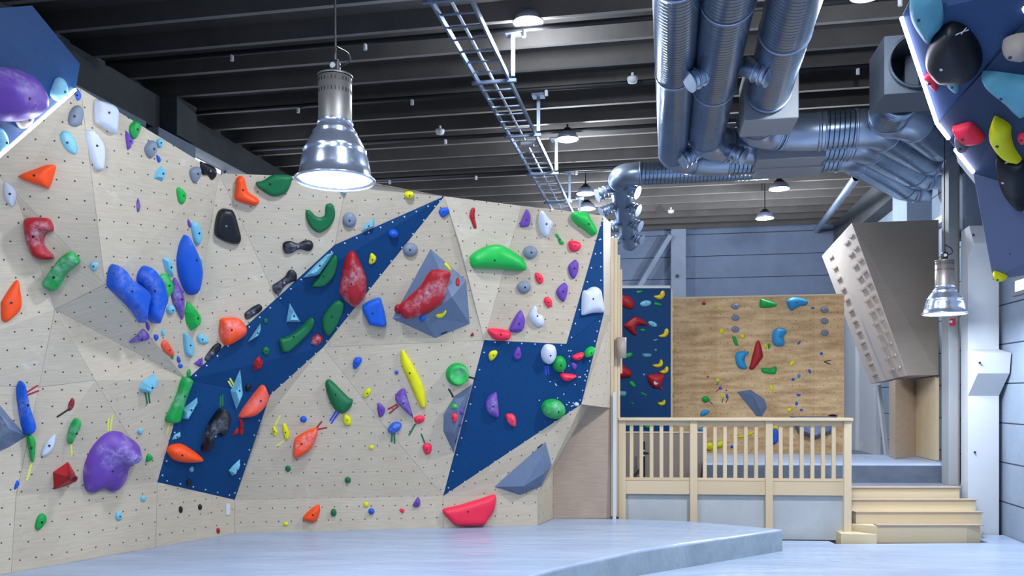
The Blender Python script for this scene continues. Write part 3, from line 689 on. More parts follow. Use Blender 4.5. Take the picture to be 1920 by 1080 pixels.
# ---------------------------------------------------------------- cable ladder
cl = thing('cable_ladder', 'long galvanised cable ladder hung under the roof, running into the distance', 'cable ladder', dpt(960, 200, 5.9))
zl = 5.9
def lad(y, off): # line parallel to the building depth, passing x at y=113
    k = (y-113)/(389-113); xl = 875+(1033-875)*k
    return dpt(xl, y, zl)
L0, L1 = dpt(875-60*.572*1.2, 45, zl), dpt(1036, 394, zl)
dirL = (L1-L0).normalized(); L0 = L0-dirL*1.6
sideL = dirL.cross(BZ).normalized()*.40
obj('side_rail', bar(bmesh.new(), L0, L1+dirL*2, .025, .07), STEEL, cl); obj('side_rail', bar(bmesh.new(), L0+sideL, L1+sideL+dirL*2, .025, .07), STEEL, cl)
Lt = (L1-L0).length+2; k = .2
while k < Lt:
    obj('rung', bar(bmesh.new(), L0+dirL*k, L0+dirL*k+sideL, .03, .015), STEEL, cl); k += .3
obj('cable', tube(bmesh.new(), [L0+sideL*.45+BZ*.03, L1+sideL*.45+BZ*.03], .018, 8), WHITE, cl)
k = 1.0
while k < Lt:
    p = L0+dirL*k+sideL*1.15
    o = obj('hanger', bar(bmesh.new(), p, p+BZ*(CZ-zl), .05, .05), STEEL, cl)
    obj('foot_plate', bx(bmesh.new(), p+BZ*(CZ-zl-.02), (.18, .18, .03), BAX), STEEL, o)
    p2_ = L0+dirL*k-sideL*.15
    bar(bm := bmesh.new(), p2_-BZ*.05, p+sideL*.1-BZ*.05, .04, .04); obj('cross_bar', bm, STEEL, cl)
    k += 2.1
for (x, y) in ((989, 269), (1048, 402)):
    q = dpt(x, y, 5.85); tag(obj('junction_box', bx(bmesh.new(), q, (.2, .12, .08), BAX, .01), WHITE), 'small white junction box on the cable ladder, %s' % ('middle of its length' if y < 300 else 'near its far end'), 'junction box')
# dark conduits along the ribs, with sprinkler heads
for i, (y, lab) in enumerate(((52, 'nearest'), (168, 'second nearest'), (249, 'third nearest'), (322, 'farthest'))):
    a = PZ(1000, y, 6.36); a = P(1000, y, (6.36-ZC)*F/(HY-y)); v0 = a.dot(BV)
    pc = thing('sprinkler_pipe', 'thin black pipe across the dark roof ribs, %s of four' % lab, 'pipe', BW(-2, v0, 6.36), 'black pipes under the roof')
    obj('pipe_run', tube(bmesh.new(), [BW(UL+.5, v0, 6.36), BW(UR-.4, v0, 6.36)], .035, 8, True), DARKM, pc)
    for u in (-5.4, -3.6, -1.6, 2.6, 3.6):
        obj('sprinkler_head', cyl(bmesh.new(), BW(u, v0, 6.30), .025, .08, BZ, 8), WHITE, pc)
for (x, y, lab) in ((1186, 152, 'small white round smoke detector between the cable ladder and the spiral ducts'), (825, 249, 'small white round smoke detector right of the big near lamp'), (1258, 398, 'small white round smoke detector just above the far wall column')):
    q = P(x, y, (6.34-ZC)*F/(HY-y)); sdm = thing('smoke_detector', lab, 'smoke detector', q, 'smoke detectors on the roof')
    obj('detector_body', lathe(bmesh.new(), [(0, -.03), (.06, -.02), (.075, .02), (.075, .05), (0, .05)], q, 20), WHITE, sdm); obj('stem', cyl(bmesh.new(), q+BZ*.08, .02, .07, BZ, 8), WHITE, sdm)
bm = tube(bmesh.new(), smooth_path([P(1606, 332, 13.5), P(1560, 395, 17), P(1530, 432, 21)], 4), .07, 10); tag(obj('steel_pipe', bm, STEEL), 'slanting steel pipe under the roof left of the right hand beam', 'pipe')
# ---------------------------------------------------------------- lamps
def ufo(x, y, wpx, d, lab):
    """small black-topped industrial pendant; x, y = centre of the glowing mouth"""
    c = P(x, y, d); R = wpx/2/F*d; t = thing('pendant_lamp', lab, 'lamp', c, 'small pendant lamps under the roof')
    obj('lamp_shade', lathe(bmesh.new(), [(R*1.0, 0), (R*1.03, .005), (R*.9, R*.35), (R*.72, R*.62), (R*.4, R*.7), (R*.35, R*.7)], c, 40), LSH, t)
    obj('heat_sink', lathe(bmesh.new(), [(R*.52, R*.62), (R*.52, R*.82), (R*.3, R*.86), (R*.3, R*1.05), (0, R*1.05)], c, 20), BLACK, t)
    obj('diffuser', lathe(bmesh.new(), [(R*.97, .006), (0, .006)], c, 40), GLOW, t)
    obj('hook', cyl(bmesh.new(), c+BZ*R*1.2, R*.09, R*.5, BZ, 8), BLACK, t)
    cb_ = c+BZ*R*1.4; obj('cord', cyl(bmesh.new(), Vector((cb_.x, cb_.y, (cb_.z+CZ+.1)/2)), .012, CZ+.1-cb_.z, BZ, 6), BLACK, t)
    point(c-BZ*.18, 340 if d in (14.6, 17.0) else 150, R*.6)
LSH = mat('lamp_shade_grey', '#8b93a4', .45, .6)
for a in ((990.5, 43, 57, 9.6, 'nearest small pendant lamp, hanging beside the start of the cable ladder'),
          (1064, 262, 41, 13.3, 'pendant lamp with glowing mouth right of the cable ladder, above the wall top'),
          (1098, 364, 34, 16.2, 'small pendant lamp just left of the bent nozzle duct'),
          (1100, 392, 33, 18.5, 'pendant lamp half hidden by the top edge of the plywood wall'),
          (1461, 355, 37, 14.6, 'upper of the two far pendant lamps below the duct boxes'),
          (1434, 410, 33, 17.0, 'lower of the two far pendant lamps below the duct boxes'),
          (1624, -8, 58, 7.6, 'pendant lamp cut by the top of the view left of the blue overhang')): ufo(*a)
CHR = mat('polished_aluminium', '#d3ddf2', .22, .85); GALV = mat('perforated_grey_metal', '#9a948f', .45, .7)
def highbay(x, yrim, wpx, hpx, neck_w, neck_top, neck_bot, lab, cord_top=None, power=90):
    """bell shaped high bay lamp; yrim = pixel row of the rim centre"""
    R = .27; d = R*2*F/wpx; c = P(x, yrim, d); s = d/F
    t = thing('high_bay_lamp', lab, 'lamp', c, 'bell shaped aluminium high bay lamps')
    H = (yrim-neck_bot)*s; nr_ = neck_w/2*s
    pr = [(R*1.0, -.012), (R*1.04, -.006), (R*1.04, .006), (R*.93, .012), (R*.90, H*.22), (R*.84, H*.42), (R*.80, H*.5), (R*.82, H*.53), (R*.76, H*.6), (R*.64, H*.76), (R*.55, H*.84), (R*.57, H*.87), (nr_*1.12, H*.95), (nr_*1.02, H)]
    obj('reflector_bell', lathe(bmesh.new(), pr, c, 64), CHR, t)
    obj('glowing_mouth', lathe(bmesh.new(), [(R*.92, .008), (R*.6, .015), (0, .02)], c, 64), GLOW, t)
    Hn = (yrim-neck_top)*s
    nk = obj('neck_cylinder', lathe(bmesh.new(), [(nr_, H-.01), (nr_, Hn*.995), (nr_*.9, Hn), (0, Hn)], c, 48), GALV, t)
    obj('neck_ring', lathe(bmesh.new(), [(nr_*1.05, H), (nr_*1.09, H+.01), (nr_*1.05, H+.03)], c, 48), CHR, t)
    for zf in (.68, .9):
        zc = H+(Hn-H)*zf; bm = bmesh.new()
        for k in range(28):
            a = 2*math.pi*k/28; q = c+Vector((nr_*math.cos(a), nr_*math.sin(a), zc)); bx(bm, q, (.004, .007, .026), (Vector((math.cos(a), math.sin(a), 0)), Vector((-math.sin(a), math.cos(a), 0)), BZ))
        tag(obj('vent_slots', bm, BLACK, nk), kind='stuff')
    top = c+BZ*Hn
    obj('lid', lathe(bmesh.new(), [(nr_*1.06, 0), (nr_*1.06, .012), (nr_*.5, .03), (0, .03)], top, 40), GALV, t)
    j = obj('junction_box', bx(bmesh.new(), top+BZ*.075, (.07, .07, .09), None, .015), BLACK, t)
    obj('white_badge', cyl(bmesh.new(), top+BZ*.075+Vector((-.01, -.038, 0)), .02, .006, BV, 14), WHITE, j)
    cyl(bm := bmesh.new(), top+BZ*.14, .012, .05, BZ, 8); obj('hook', bm, BLACK, t)
    zt = CZ+.1
    obj('cord', tube(bmesh.new(), smooth_path([top+BZ*.08+Vector((.035, 0, 0)), top+BZ*.11+Vector((.1, 0, 0)), top+BZ*.17+Vector((.09, 0, 0)), top+BZ*.22+Vector((.01, 0, 0)), top+BZ*.28, Vector((top.x, top.y, zt))], 6), .007, 8), BLACK, t)
    area(c-BZ*.03, power, R*1.7, name='lamp_light')
highbay(628.5, 338, 144, 0, 62, 146, 236, 'big bell shaped polished lamp hanging close in front of the left plywood wall', power=60)
highbay(1771, 588, 77, 0, 32, 490, 540, 'bell shaped polished lamp on a long black cable in front of the campus board', power=90)
# small things
tag(obj('wall_socket', bx(bmesh.new(), P(1618, 834, 15.6), (.06, .03, .09), None, .005), WHITE), 'small white socket low on the pilaster behind the landing mat', 'socket')
# ---------------------------------------------------------------- holds
CR = dict(A=(0, 140, 3.375), B=(300, 140, 3.375), C=(0, 440, 3.375), D=(300, 440, 3.375), E=(0, 740, 3.375), F=(300, 740, 3.375), G=(600, 320, 3.375),
          H=(880, 320, 3.375), I=(600, 620, 3.375), J=(880, 620, 3.375), K=(600, 840, 5.4), L=(880, 840, 5.4), M=(1140, 520, 3.857), N=(1380, 520, 3.857),
          O=(1140, 760, 4.154), P=(1380, 760, 4.154), Q=(1540, 380, 2.842), S=(1600, 0, 3.375), T=(1660, 240, 3.6), X=(0, 0, 1))
def cr(c, p): x0, y0, s = CR[c]; return (x0+p[0]/s, y0+p[1]/s)
def ell(cx, cy, rx, ry, rot=0, n=12):
    r = math.radians(rot); return [(cx+rx*math.cos(2*math.pi*k/n)*math.cos(r)-ry*math.sin(2*math.pi*k/n)*math.sin(r), cy+rx*math.cos(2*math.pi*k/n)*math.sin(r)+ry*math.sin(2*math.pi*k/n)*math.cos(r)) for k in range(n)]
HOLDS = []
def smooth2(pts, sub, sharp):
    if sharp: # keep corners, only densify
        out = []
        for a, b in zip(pts, pts[1:]+pts[:1]):
            for k in range(sub): out.append((a[0]+(b[0]-a[0])*k/sub, a[1]+(b[1]-a[1])*k/sub))
        return out
    n = len(pts); out = []
    for i in range(n):
        p0, p1, p2, p3 = pts[i-1], pts[i], pts[(i+1) % n], pts[(i+2) % n]
        for k in range(sub):
            t = k/sub
            out.append(tuple(.5*((2*b)+(-a+c)*t+(2*a-5*b+4*c-d)*t*t+(-a+3*b-3*c+d)*t**3) for a, b, c, d in zip(p0, p1, p2, p3)))
    return out
def sdist(x, y, poly):
    ins = False; md = 1e9; n = len(poly)
    for i in range(n):
        (x1, y1), (x2, y2) = poly[i], poly[(i+1) % n]
        if (y1 > y) != (y2 > y) and x < (x2-x1)*(y-y1)/(y2-y1)+x1: ins = not ins
        dx, dy = x2-x1, y2-y1; L = dx*dx+dy*dy
        t = max(0, min(1, ((x-x1)*dx+(y-y1)*dy)/L)) if L else 0
        md = min(md, math.hypot(x-x1-t*dx, y-y1-t*dy))
    return md if ins else -md
def area2(p): return .5*sum(a[0]*b[1]-b[0]*a[1] for a, b in zip(p, p[1:]+p[:1]))
def H(c, pts, col, look, lm=None, T=None, st='d', chalk=0, cat='climbing hold', name='climbing_hold', bolts=1, surf=None, vol=None, cut=None, bump=None):
    """pts = outline on the board; look = words for the label; lm = its name as a landmark; st: d dome, f flat-topped, s sharp cornered"""
    if isinstance(pts, tuple): pts = ell(*pts)
    px = [cr(c, p) for p in pts]
    A = area2(px)
    if A < 0: px = px[::-1]
    A = abs(A); cx = sum(p[0] for p in px)/len(px); cy = sum(p[1] for p in px)/len(px)
    big = A > 700
    out = smooth2(px, (4 if A > 250 else 2) if st != 's' else 2, st == 's')
    cand = None
    for p in [(cx, cy)]+[((cx+q[0])/2, (cy+q[1])/2) for q in px]+px:
        h = hit(*p)
        if h and (surf is None or h[3] == surf): cand = h; break
    if cand is None:
        print('NO SURFACE', look); return
    q0, pa, n, sname = cand
    cen = onplane(cx, cy, pa, n)
    ux = Vector((0, 0, 1)).cross(n); ux.normalize(); uy = n.cross(ux)
    def w3(x, y): return onplane(x, y, pa, n)
    def to2(x, y): p = w3(x, y)-cen; return (p.dot(ux), p.dot(uy))
    o2 = [to2(*p) for p in out]
    # drop near-duplicate outline points
    o3 = []
    for p in o2:
        if not o3 or math.hypot(p[0]-o3[-1][0], p[1]-o3[-1][1]) > .002: o3.append(p)
    if math.hypot(o3[0][0]-o3[-1][0], o3[0][1]-o3[-1][1]) < .002: o3.pop()
    o2 = o3
    if area2(o2) < 0: o2 = o2[::-1]
    xs = [p[0] for p in o2]; ys = [p[1] for p in o2]; md = 0
    for i in range(15):
        for j in range(15):
            md = max(md, sdist(min(xs)+(max(xs)-min(xs))*(i+.5)/15, min(ys)+(max(ys)-min(ys))*(j+.5)/15, o2))
    if T is None: T = min(.16, md*.75)
    R = md if st == 'd' else md*.4
    if st == 's': R = md*.55
    def hgt(d):
        if d <= 0: return 0
        t = min(1, d/R)
        return T*(t if st == 's' else math.sqrt(max(0, 1-(1-t)**2)))
    pts2 = list(o2); nb = len(o2); inn = []
    if R > .008:
        for fr in ((.06, .2, .45) if A > 250 else (.12, .45)):
            for i in range(nb):
                a, b = o2[i-1], o2[(i+1) % nb]; tx, ty = b[0]-a[0], b[1]-a[1]; L = math.hypot(tx, ty) or 1
                q = (o2[i][0]-ty/L*R*fr, o2[i][1]+tx/L*R*fr)
                if sdist(q[0], q[1], o2) > R*fr*.8 and all(abs(q[0]-z[0])+abs(q[1]-z[1]) > R*.05 for z in inn[-40:]): inn.append(q)
    g = max(md/ (4 if A > 250 else 2.2), .008); x = min(xs)+g/2
    while x < max(xs):
        y = min(ys)+g/2
        while y < max(ys):
            if sdist(x, y, o2) > max(R*.55, md*.2): inn.append((x, y))
            y += g
        x += g
    allp = [Vector(p) for p in o2+inn]
    vo, ed, fa, *_ = geometry.delaunay_2d_cdt(allp, [], [list(range(nb))], 1, 1e-5)
    bm = bmesh.new(); bv = []
    for p in vo:
        d = max(0, sdist(p.x, p.y, o2)); hh = hgt(d)
        if bump:  # extra mounds: (px, py, radius m, height m)
            for (bxp, byp, br, bh) in bump:
                m2 = to2(*cr(c, (bxp, byp))); rr_ = math.hypot(p.x-m2[0], p.y-m2[1])/br
                if rr_ < 1: hh += bh*(math.cos(rr_*math.pi)+1)/2*min(1, d/(R*.6))
        q = cen+ux*p.x+uy*p.y
        # stay in front of the real surface where the wall folds
        px_, py_ = HX+F*q.x/q.y, HY-F*(q.z-ZC)/q.y
        hq = hit(px_, py_)
        if hq and hq[3] == sname and hq[0].y < q.y and (q.y-hq[0].y) < .5: q = hq[0]
        bv.append(bm.verts.new(q+n*(hh+.003)))
    ff = []
    for f in fa:
        if len(set(f)) == len(f) and len(f) > 2:
            try: ff.append(bm.faces.new([bv[i] for i in f]))
            except ValueError: pass
    # rim going back into the board
    be = [e for e in bm.edges if len(e.link_faces) == 1]
    ex = bmesh.ops.extrude_edge_only(bm, edges=be); nv = [v for v in ex['geom'] if isinstance(v, bmesh.types.BMVert)]
    bmesh.ops.translate(bm, verts=nv, vec=-n*.006)
    bmesh.ops.recalc_face_normals(bm, faces=bm.faces)
    up = sum((f.normal.dot(n)*f.calc_area() for f in ff if f.is_valid), 0)
    if up < 0: bmesh.ops.reverse_faces(bm, faces=bm.faces)
    o = obj(name, bm, hold_mat(col, chalk), None, st != 's', origin=cen)
    if bolts and A > 120 and sname != 'x':
        qx, qy = (px[0][0]*.22+cx*.78, px[0][1]*.22+cy*.78) if A > 1200 else (cx, cy)
        t2 = to2(qx, qy); dd = sdist(t2[0], t2[1], o2)
        if dd > .012:
            cpos_ = cen+ux*t2[0]+uy*t2[1]+n*(hgt(dd)+.004)
            obj('bolt', cyl(bmesh.new(), cpos_, .011 if A > 400 else .008, .006, n, 10), BLACK if col != 'black' else STEEL, o)
    HOLDS.append(dict(o=o, x=cx, y=cy, A=A, look=look, lm=lm, s=sname, cat=cat, col=col, n=n, cen=cen, T=T))
    return o
def VOL(c, outline, inner, col, look, lm, regname=None, chalk=0):
    """angular volume: outline px on the wall, inner = [(x, y, height m)] ridge points, joined by a Delaunay skin"""
    px = [cr(c, p) for p in outline]; cx = sum(p[0] for p in px)/len(px); cy = sum(p[1] for p in px)/len(px)
    h = hit(max(cx, 2), cy) or [hh for hh in (hit(*p) for p in px) if hh][0]
    q0, pa, n, sname = h; cen = onplane(cx, cy, pa, n)
    base = [onplane(x, y, pa, n) for x, y in px]
    top = []
    for x, y, hh in inner:
        X, Y = cr(c, (x, y)); top.append(onplane(X, Y, pa+n*hh, n))
    ux = Vector((0, 0, 1)).cross(n).normalized(); uy = n.cross(ux)
    p3 = [b+n*.002 for b in base]+top; p2 = [Vector(((p-cen).dot(ux), (p-cen).dot(uy))) for p in p3]
    nb = len(base)
    loop = list(range(nb))
    if area2([tuple(p) for p in p2[:nb]]) < 0: loop = loop[::-1]
    vo, ed, fa, ov, oe, of = geometry.delaunay_2d_cdt(p2, [], [loop], 1, 1e-6)
    bm = bmesh.new(); bv = []
    for i, p in enumerate(vo):
        src = ov[i][0]; bv.append(bm.verts.new(p3[src]))
    tl = []
    for f in fa:
        fc = bm.faces.new([bv[i] for i in f]); tl.append([v.co.copy() for v in fc.verts])
    bmesh.ops.recalc_face_normals(bm, faces=bm.faces)
    be = [e for e in bm.edges if len(e.link_faces) == 1]; ex = bmesh.ops.extrude_edge_only(bm, edges=be)
    bmesh.ops.translate(bm, verts=[v for v in ex['geom'] if isinstance(v, bmesh.types.BMVert)], vec=-n*.012)
    o = obj('climbing_volume', bm, hold_mat(col, chalk), None, False, origin=cen)
    for t in tl: reg(t, regname or 'volume')
    HOLDS.append(dict(o=o, x=cx, y=cy, A=abs(area2(px)), look=look, lm=lm, s=sname, cat='climbing volume', col=col, n=n, cen=cen, T=.2))
    return o
TAPES = []
def TP(c, a, b, col, lab, w=4.0):
    pa, pb = cr(c, a), cr(c, b); h = hit((pa[0]+pb[0])/2, (pa[1]+pb[1])/2)
    if not h: print('no tape surf', lab); return
    A, Bq = onplane(pa[0], pa[1], h[1], h[2]), onplane(pb[0], pb[1], h[1], h[2])
    L = (Bq-A).length
    bm = bar(bmesh.new(), A+h[2]*.0015, Bq+h[2]*.0015, w/F*A.y, .003, h[2]); o = obj('tape_strip', bm, TAPEM[col]); tag(o, lab, 'tape strip', 'coloured tape strips marking start holds')
TAPEM = {k: mat('tape_'+k, v, .5) for k, v in dict(red='#a3202e', green='#0d6b40', black='#15171c', yellow='#d8dc5a', blue='#2440b8', purple='#4a3f8a', white='#d8dde6').items()}
# --- volumes first (other holds sit on them)
VOL('G', [(700, 495), (925, 695), (948, 968), (730, 1060), (458, 935)], [(835, 800, .24), (655, 930, .14)], 'vgrey', 'big grey angular volume', 'the big grey angular volume', 'volume')
VOL('I', [(963, 338), (845, 775), (780, 635), (782, 530), (850, 415)], [(870, 500, .16), (850, 650, .16)], 'vgrey', 'tall grey volume tucked behind the blue panel edge', 'the tall grey volume', 'volume')
VOL('J', [(160, 988), (485, 680), (522, 850), (455, 985), (320, 1040)], [(345, 985, .14), (470, 905, .14), (470, 780, .12)], 'vgrey', 'long grey wedge volume low on the wall end', 'the grey wedge volume', 'volume')
VOL('E', [(-80, 20), (0, 68), (165, 265), (60, 330), (0, 357), (-80, 380)], [(-10, 200, .26), (60, 215, .2)], 'vgrey', 'grey pointed volume cut by the left edge of view', 'the grey volume at the left edge', 'volume', .6)
VOL('N', [(5, 828), (105, 812), (205, 880), (225, 940), (190, 1005), (150, 1005)], [(120, 850, .1), (170, 950, .1)], 'vgrey', 'grey pointed volume above the railing', 'the grey volume above the railing', 'volume')
VOL('P', [(420, 85), (790, 85), (780, 160), (745, 222), (620, 268), (480, 218), (445, 145)], [(500, 190, .22), (620, 235, .28), (730, 195, .22), (460, 92, .2), (760, 92, .2)], 'vgrey', 'wide dark grey volume seen through the railing', 'the wide grey volume behind the railing', 'volume')
o = VOL('E', [(335, 490), (430, 425), (475, 500), (480, 545), (440, 570), (340, 600)], [(420, 500, .1), (455, 528, .2)], 'red', 'red faceted cone hold with an open round nose', 'the red cone hold', 'volume', 0)
o.name = 'climbing_hold'; h_ = HOLDS[-1]; h_['cat'] = 'climbing hold'
q = onplane(*cr('E', (463, 530)), h_['cen']+h_['n']*.21, h_['n']); bm = tube(bmesh.new(), [q-h_['n']*.05, q+h_['n']*.02], .035, 16, True); obj('round_nose', bm, hold_mat('dred'), o)
obj('hollow', cyl(bmesh.new(), q+h_['n']*.021, .02, .004, h_['n'], 12), BLACK, o)
for (v, cc, p, q) in ((0, 'G', (765, 1034), (804, 1019)), (1, 'I', (853, 712), (864, 676)), (2, 'J', (430, 745), (462, 718))):
    hh = HOLDS[v]; P1, P2 = cr(cc, p), cr(cc, q); hm = hit((P1[0]+P2[0])/2, (P1[1]+P2[1])/2)
    A_, B_ = onplane(P1[0], P1[1], hm[1], hm[2]), onplane(P2[0], P2[1], hm[1], hm[2])
    obj('maker_mark', bar(bmesh.new(), A_+hm[2]*.002, B_+hm[2]*.002, .018, .003, hm[2]), TAPEM['black'], hh['o'])
# --- upper left, on the near blue board
H('A', [(-120, 60), (-90, -20), (-20, -45), (60, -45), (150, -15), (200, 60), (212, 140), (195, 215), (130, 270), (40, 288), (-60, 280), (-120, 200)], 'purple', 'very large round purple hold', 'the very large purple hold', T=.22, chalk=.6)
H('A', [(335, 60), (355, 22), (390, 22), (410, 80), (405, 140), (375, 170), (335, 155), (315, 120)], 'lblue', 'chalky light blue teardrop hold beside the glowing strip', chalk=.6)
H('A', [(95, 290), (130, 340), (180, 320), (205, 270), (200, 235), (170, 240), (130, 265)], 'tan', 'beige hold peeking below the very large purple hold')
H('A', [(-40, 350), (0, 335), (30, 380), (38, 430), (20, 475), (0, 490), (-40, 480)], 'lblue', 'light blue hold cut by the left edge beside the glowing strip', chalk=.4)
# --- left wall
H('A', [(470, 115), (490, 90), (512, 125), (510, 150), (492, 167), (478, 145)], 'blue', 'small blue hold just right of the glowing strip tip', chalk=.4)
H('A', [(440, 240), (470, 200), (510, 200), (528, 240), (520, 300), (490, 328), (450, 325), (430, 295)], 'grey', 'rounded grey hold')
H('A', [(598, 175), (610, 160), (690, 185), (725, 215), (732, 260), (722, 365), (700, 370), (640, 325), (600, 290)], 'white', 'large white four sided hold at the wall top', 'the large white four sided hold', st='f')
H('A', [(540, 365), (560, 348), (590, 360), (640, 430), (652, 500), (645, 590), (625, 608), (595, 585), (560, 480)], 'white', 'long white curved hold', 'the long white curved hold', st='f')
H('A', [(380, 380), (405, 355), (450, 375), (488, 450), (485, 500), (455, 500), (415, 470), (388, 420)], 'lblue', 'light blue slanting oval hold', chalk=.4)
H('A', [(850, 292), (883, 310), (885, 350), (852, 408), (825, 390), (817, 330)], 'green', 'egg shaped green hold near the wall top')
H('A', [(793, 352), (835, 410), (833, 440), (808, 478), (798, 430)], 'purple', 'narrow purple half moon hold', st='f')
H('A', [(912, 465), (940, 420), (975, 420), (990, 455), (980, 500), (950, 530), (925, 505)], 'grey', 'grey heart shaped hold')
H('A', [(990, 415), (1005, 403), (1025, 415), (1025, 455), (1000, 462), (992, 440)], 'lblue', 'small light blue hold touching a grey hold', T=.03)
H('A', [(990, 505), (1018, 535), (1005, 558), (993, 540)], 'blue', 'tiny blue pointed hold')
H('A', [(1018, 578), (1045, 600), (1043, 640), (1025, 675), (972, 655), (985, 610)], 'lblue', 'light blue diamond hold', st='s')
H('A', [(122, 640), (230, 595), (300, 570), (350, 575), (350, 610), (315, 715), (290, 715), (180, 678)], 'orange', 'large orange triangular hold', 'the orange triangular hold', T=.1)
H('A', [(25, 690), (45, 683), (90, 715), (105, 770), (85, 832), (60, 825), (22, 765)], 'white', 'white pebble hold near the left edge')
H('A', [(872, 780), (885, 825), (880, 860), (868, 870), (862, 820)], 'purple', 'small narrow purple hold', chalk=.3)
H('X', [(46, 417), (52, 409), (78, 408), (95, 412), (101, 431), (89, 436), (83, 448), (85, 460), (99, 477), (101, 484), (83, 487), (64, 481), (56, 467), (49, 447)], 'red', 'big chalky red C shaped hold', 'the red C shaped hold', T=.12, chalk=.7)
H('B', [(185, 610), (215, 583), (250, 590), (252, 640), (220, 685), (195, 660)], 'grey', 'grey hold at the top edge left of a black one')
H('B', [(252, 555), (270, 553), (345, 590), (350, 640), (325, 665), (300, 635), (265, 630)], 'black', 'black hold sticking over the top wall edge', 'the black hold on the top edge')
H('B', [(103, 730), (120, 712), (155, 745), (160, 785), (140, 818), (115, 800)], 'lime', 'bright green oval hold')
H('B', [(175, 912), (192, 935), (190, 970), (175, 950)], 'purple', 'tiny purple hold')
H('B', [(195, 945), (225, 930), (250, 970), (260, 1020), (240, 1078), (215, 1060), (200, 1000)], 'lblue', 'light blue upright oval hold above the big blue leaf hold')
H('C', [(275, 310), (290, 270), (380, 150), (455, 107), (508, 160), (490, 190), (430, 240), (385, 320), (350, 355), (310, 340)], 'green', 'green block hold with chalked end', 'the green block hold', st='f', T=.1, chalk=.6)
H('C', [(5, 440), (15, 410), (80, 310), (112, 290), (125, 350), (135, 420), (125, 480), (70, 535), (30, 553), (8, 530)], 'orange', 'large orange pear shaped hold at the left edge', 'the orange pear shaped hold')
H('C', [(568, 185), (590, 172), (620, 180), (618, 212), (598, 232), (575, 212)], 'lblue', 'small light blue cup hold', chalk=.4)
H('C', [(675, 290), (690, 215), (715, 185), (760, 215), (800, 270), (860, 310), (905, 350), (915, 390), (900, 450), (885, 550), (870, 545), (840, 500), (790, 440), (720, 370), (678, 330)], 'blue', 'large blue fin hold, left one of the pair', 'the pair of blue fin holds', T=.13, st='f', chalk=.3)
H('C', [(865, 260), (885, 215), (915, 195), (950, 220), (990, 280), (1010, 340), (1022, 400), (1000, 470), (975, 550), (955, 555), (925, 520), (905, 480), (912, 390), (905, 345), (868, 300)], 'blue', 'large blue fin hold, right one of the pair', None, T=.13, st='f', chalk=.4)
H('D', [(12, 150), (50, 145), (75, 170), (82, 265), (60, 265), (30, 225)], 'lblue', 'light blue angular hold', st='s')
H('D', [(-12, 290), (0, 255), (25, 245), (55, 270), (76, 315), (68, 365), (25, 412), (8, 380)], 'lime', 'green oval hold partly behind a blue fin', chalk=.5)
H('C', [(815, 678), (860, 640), (905, 598), (940, 630), (945, 650), (930, 662), (870, 675)], 'purple', 'purple horn hold on the overhang fold', 'the purple horn hold', chalk=.5)
H('C', [(922, 550), (945, 575), (940, 608), (925, 590)], 'purple', 'small purple hold below the blue fins')
H('C', [(972, 632), (998, 635), (998, 660), (985, 670), (975, 655)], 'blue', 'small blue hold on the fold')
H('D', [(5, 690), (35, 668), (80, 735), (78, 770), (55, 765), (20, 735)], 'salmon', 'small salmon orange hold on the fold', 'the small salmon hold')
H('D', (76, 778, 8, 10), 'green', 'tiny green hold'); H('C', (1002, 516, 10, 12), 'green', 'tiny green hold')
H('D', (18, 620, 11, 22), 'lblue', 'tiny light blue hold')
H('D', [(38, 465), (65, 440), (88, 455), (85, 490), (60, 507), (42, 490)], 'lblue', 'small light blue hold', T=.04)
H('D', [(155, 0), (175, 30), (215, 110), (245, 210), (235, 310), (215, 365), (185, 382), (150, 350), (118, 260), (103, 170), (115, 80), (135, 25)], 'blue', 'large upright blue leaf shaped hold', 'the blue leaf hold', T=.14)
H('D', [(243, 135), (255, 150), (264, 180), (250, 210), (246, 180)], 'lblue', 'light blue hold half behind the blue leaf hold', T=.03)
H('D', [(85, 270), (110, 305), (140, 380), (147, 440), (138, 535), (120, 510), (80, 430), (68, 360)], 'purple', 'long purple leaf shaped hold', 'the purple leaf hold', chalk=.2)
H('D', [(170, 420), (210, 450), (240, 500), (243, 545), (225, 585), (195, 610), (165, 560), (152, 490)], 'lime', 'green leaf shaped hold', 'the green leaf hold', st='s', T=.09)
H('D', [(145, 625), (165, 625), (200, 680), (203, 730), (190, 773), (160, 750), (148, 690)], 'lblue', 'light blue half round hold', st='f')
H('D', [(235, 640), (265, 625), (300, 660), (302, 685), (255, 690), (235, 665)], 'lblue', 'light blue chip hold left of the orange ball hold')
H('D', [(283, 780), (300, 750), (340, 700), (370, 685), (388, 710), (350, 760), (305, 798), (285, 795)], 'black', 'black sausage hold beside the blue band', chalk=.4)
H('D', [(212, 815), (268, 775), (273, 830), (250, 838)], 'purple', 'small purple triangular hold', st='s')
H('D', [(105, 795), (112, 765), (130, 795), (118, 812)], 'blue', 'small blue kite hold'); H('D', (128, 830, 13, 13), 'blue', 'small round blue hold')
H('D', [(168, 865), (190, 850), (195, 880), (182, 910), (168, 890)], 'green', 'small green hold at the tip of the blue band')
H('X', [(341, 708), (356, 710), (353, 722), (345, 742), (336, 770), (330, 790), (309, 789), (318, 764), (330, 740)], 'green', 'long green wedge hold along the blue band edge', 'the green wedge hold', T=.09, st='f', chalk=.6)
H('D', [(375, 560), (385, 530), (430, 525), (490, 525), (530, 560), (547, 600), (530, 640), (470, 680), (415, 702), (390, 680), (372, 630)], 'orange', 'large orange ball hold with chalk', 'the orange ball hold', T=.16, chalk=.6)
H('D', [(535, 500), (560, 475), (620, 440), (645, 455), (640, 480), (600, 510), (560, 535), (540, 530)], 'black', 'small black sausage hold', chalk=.4)
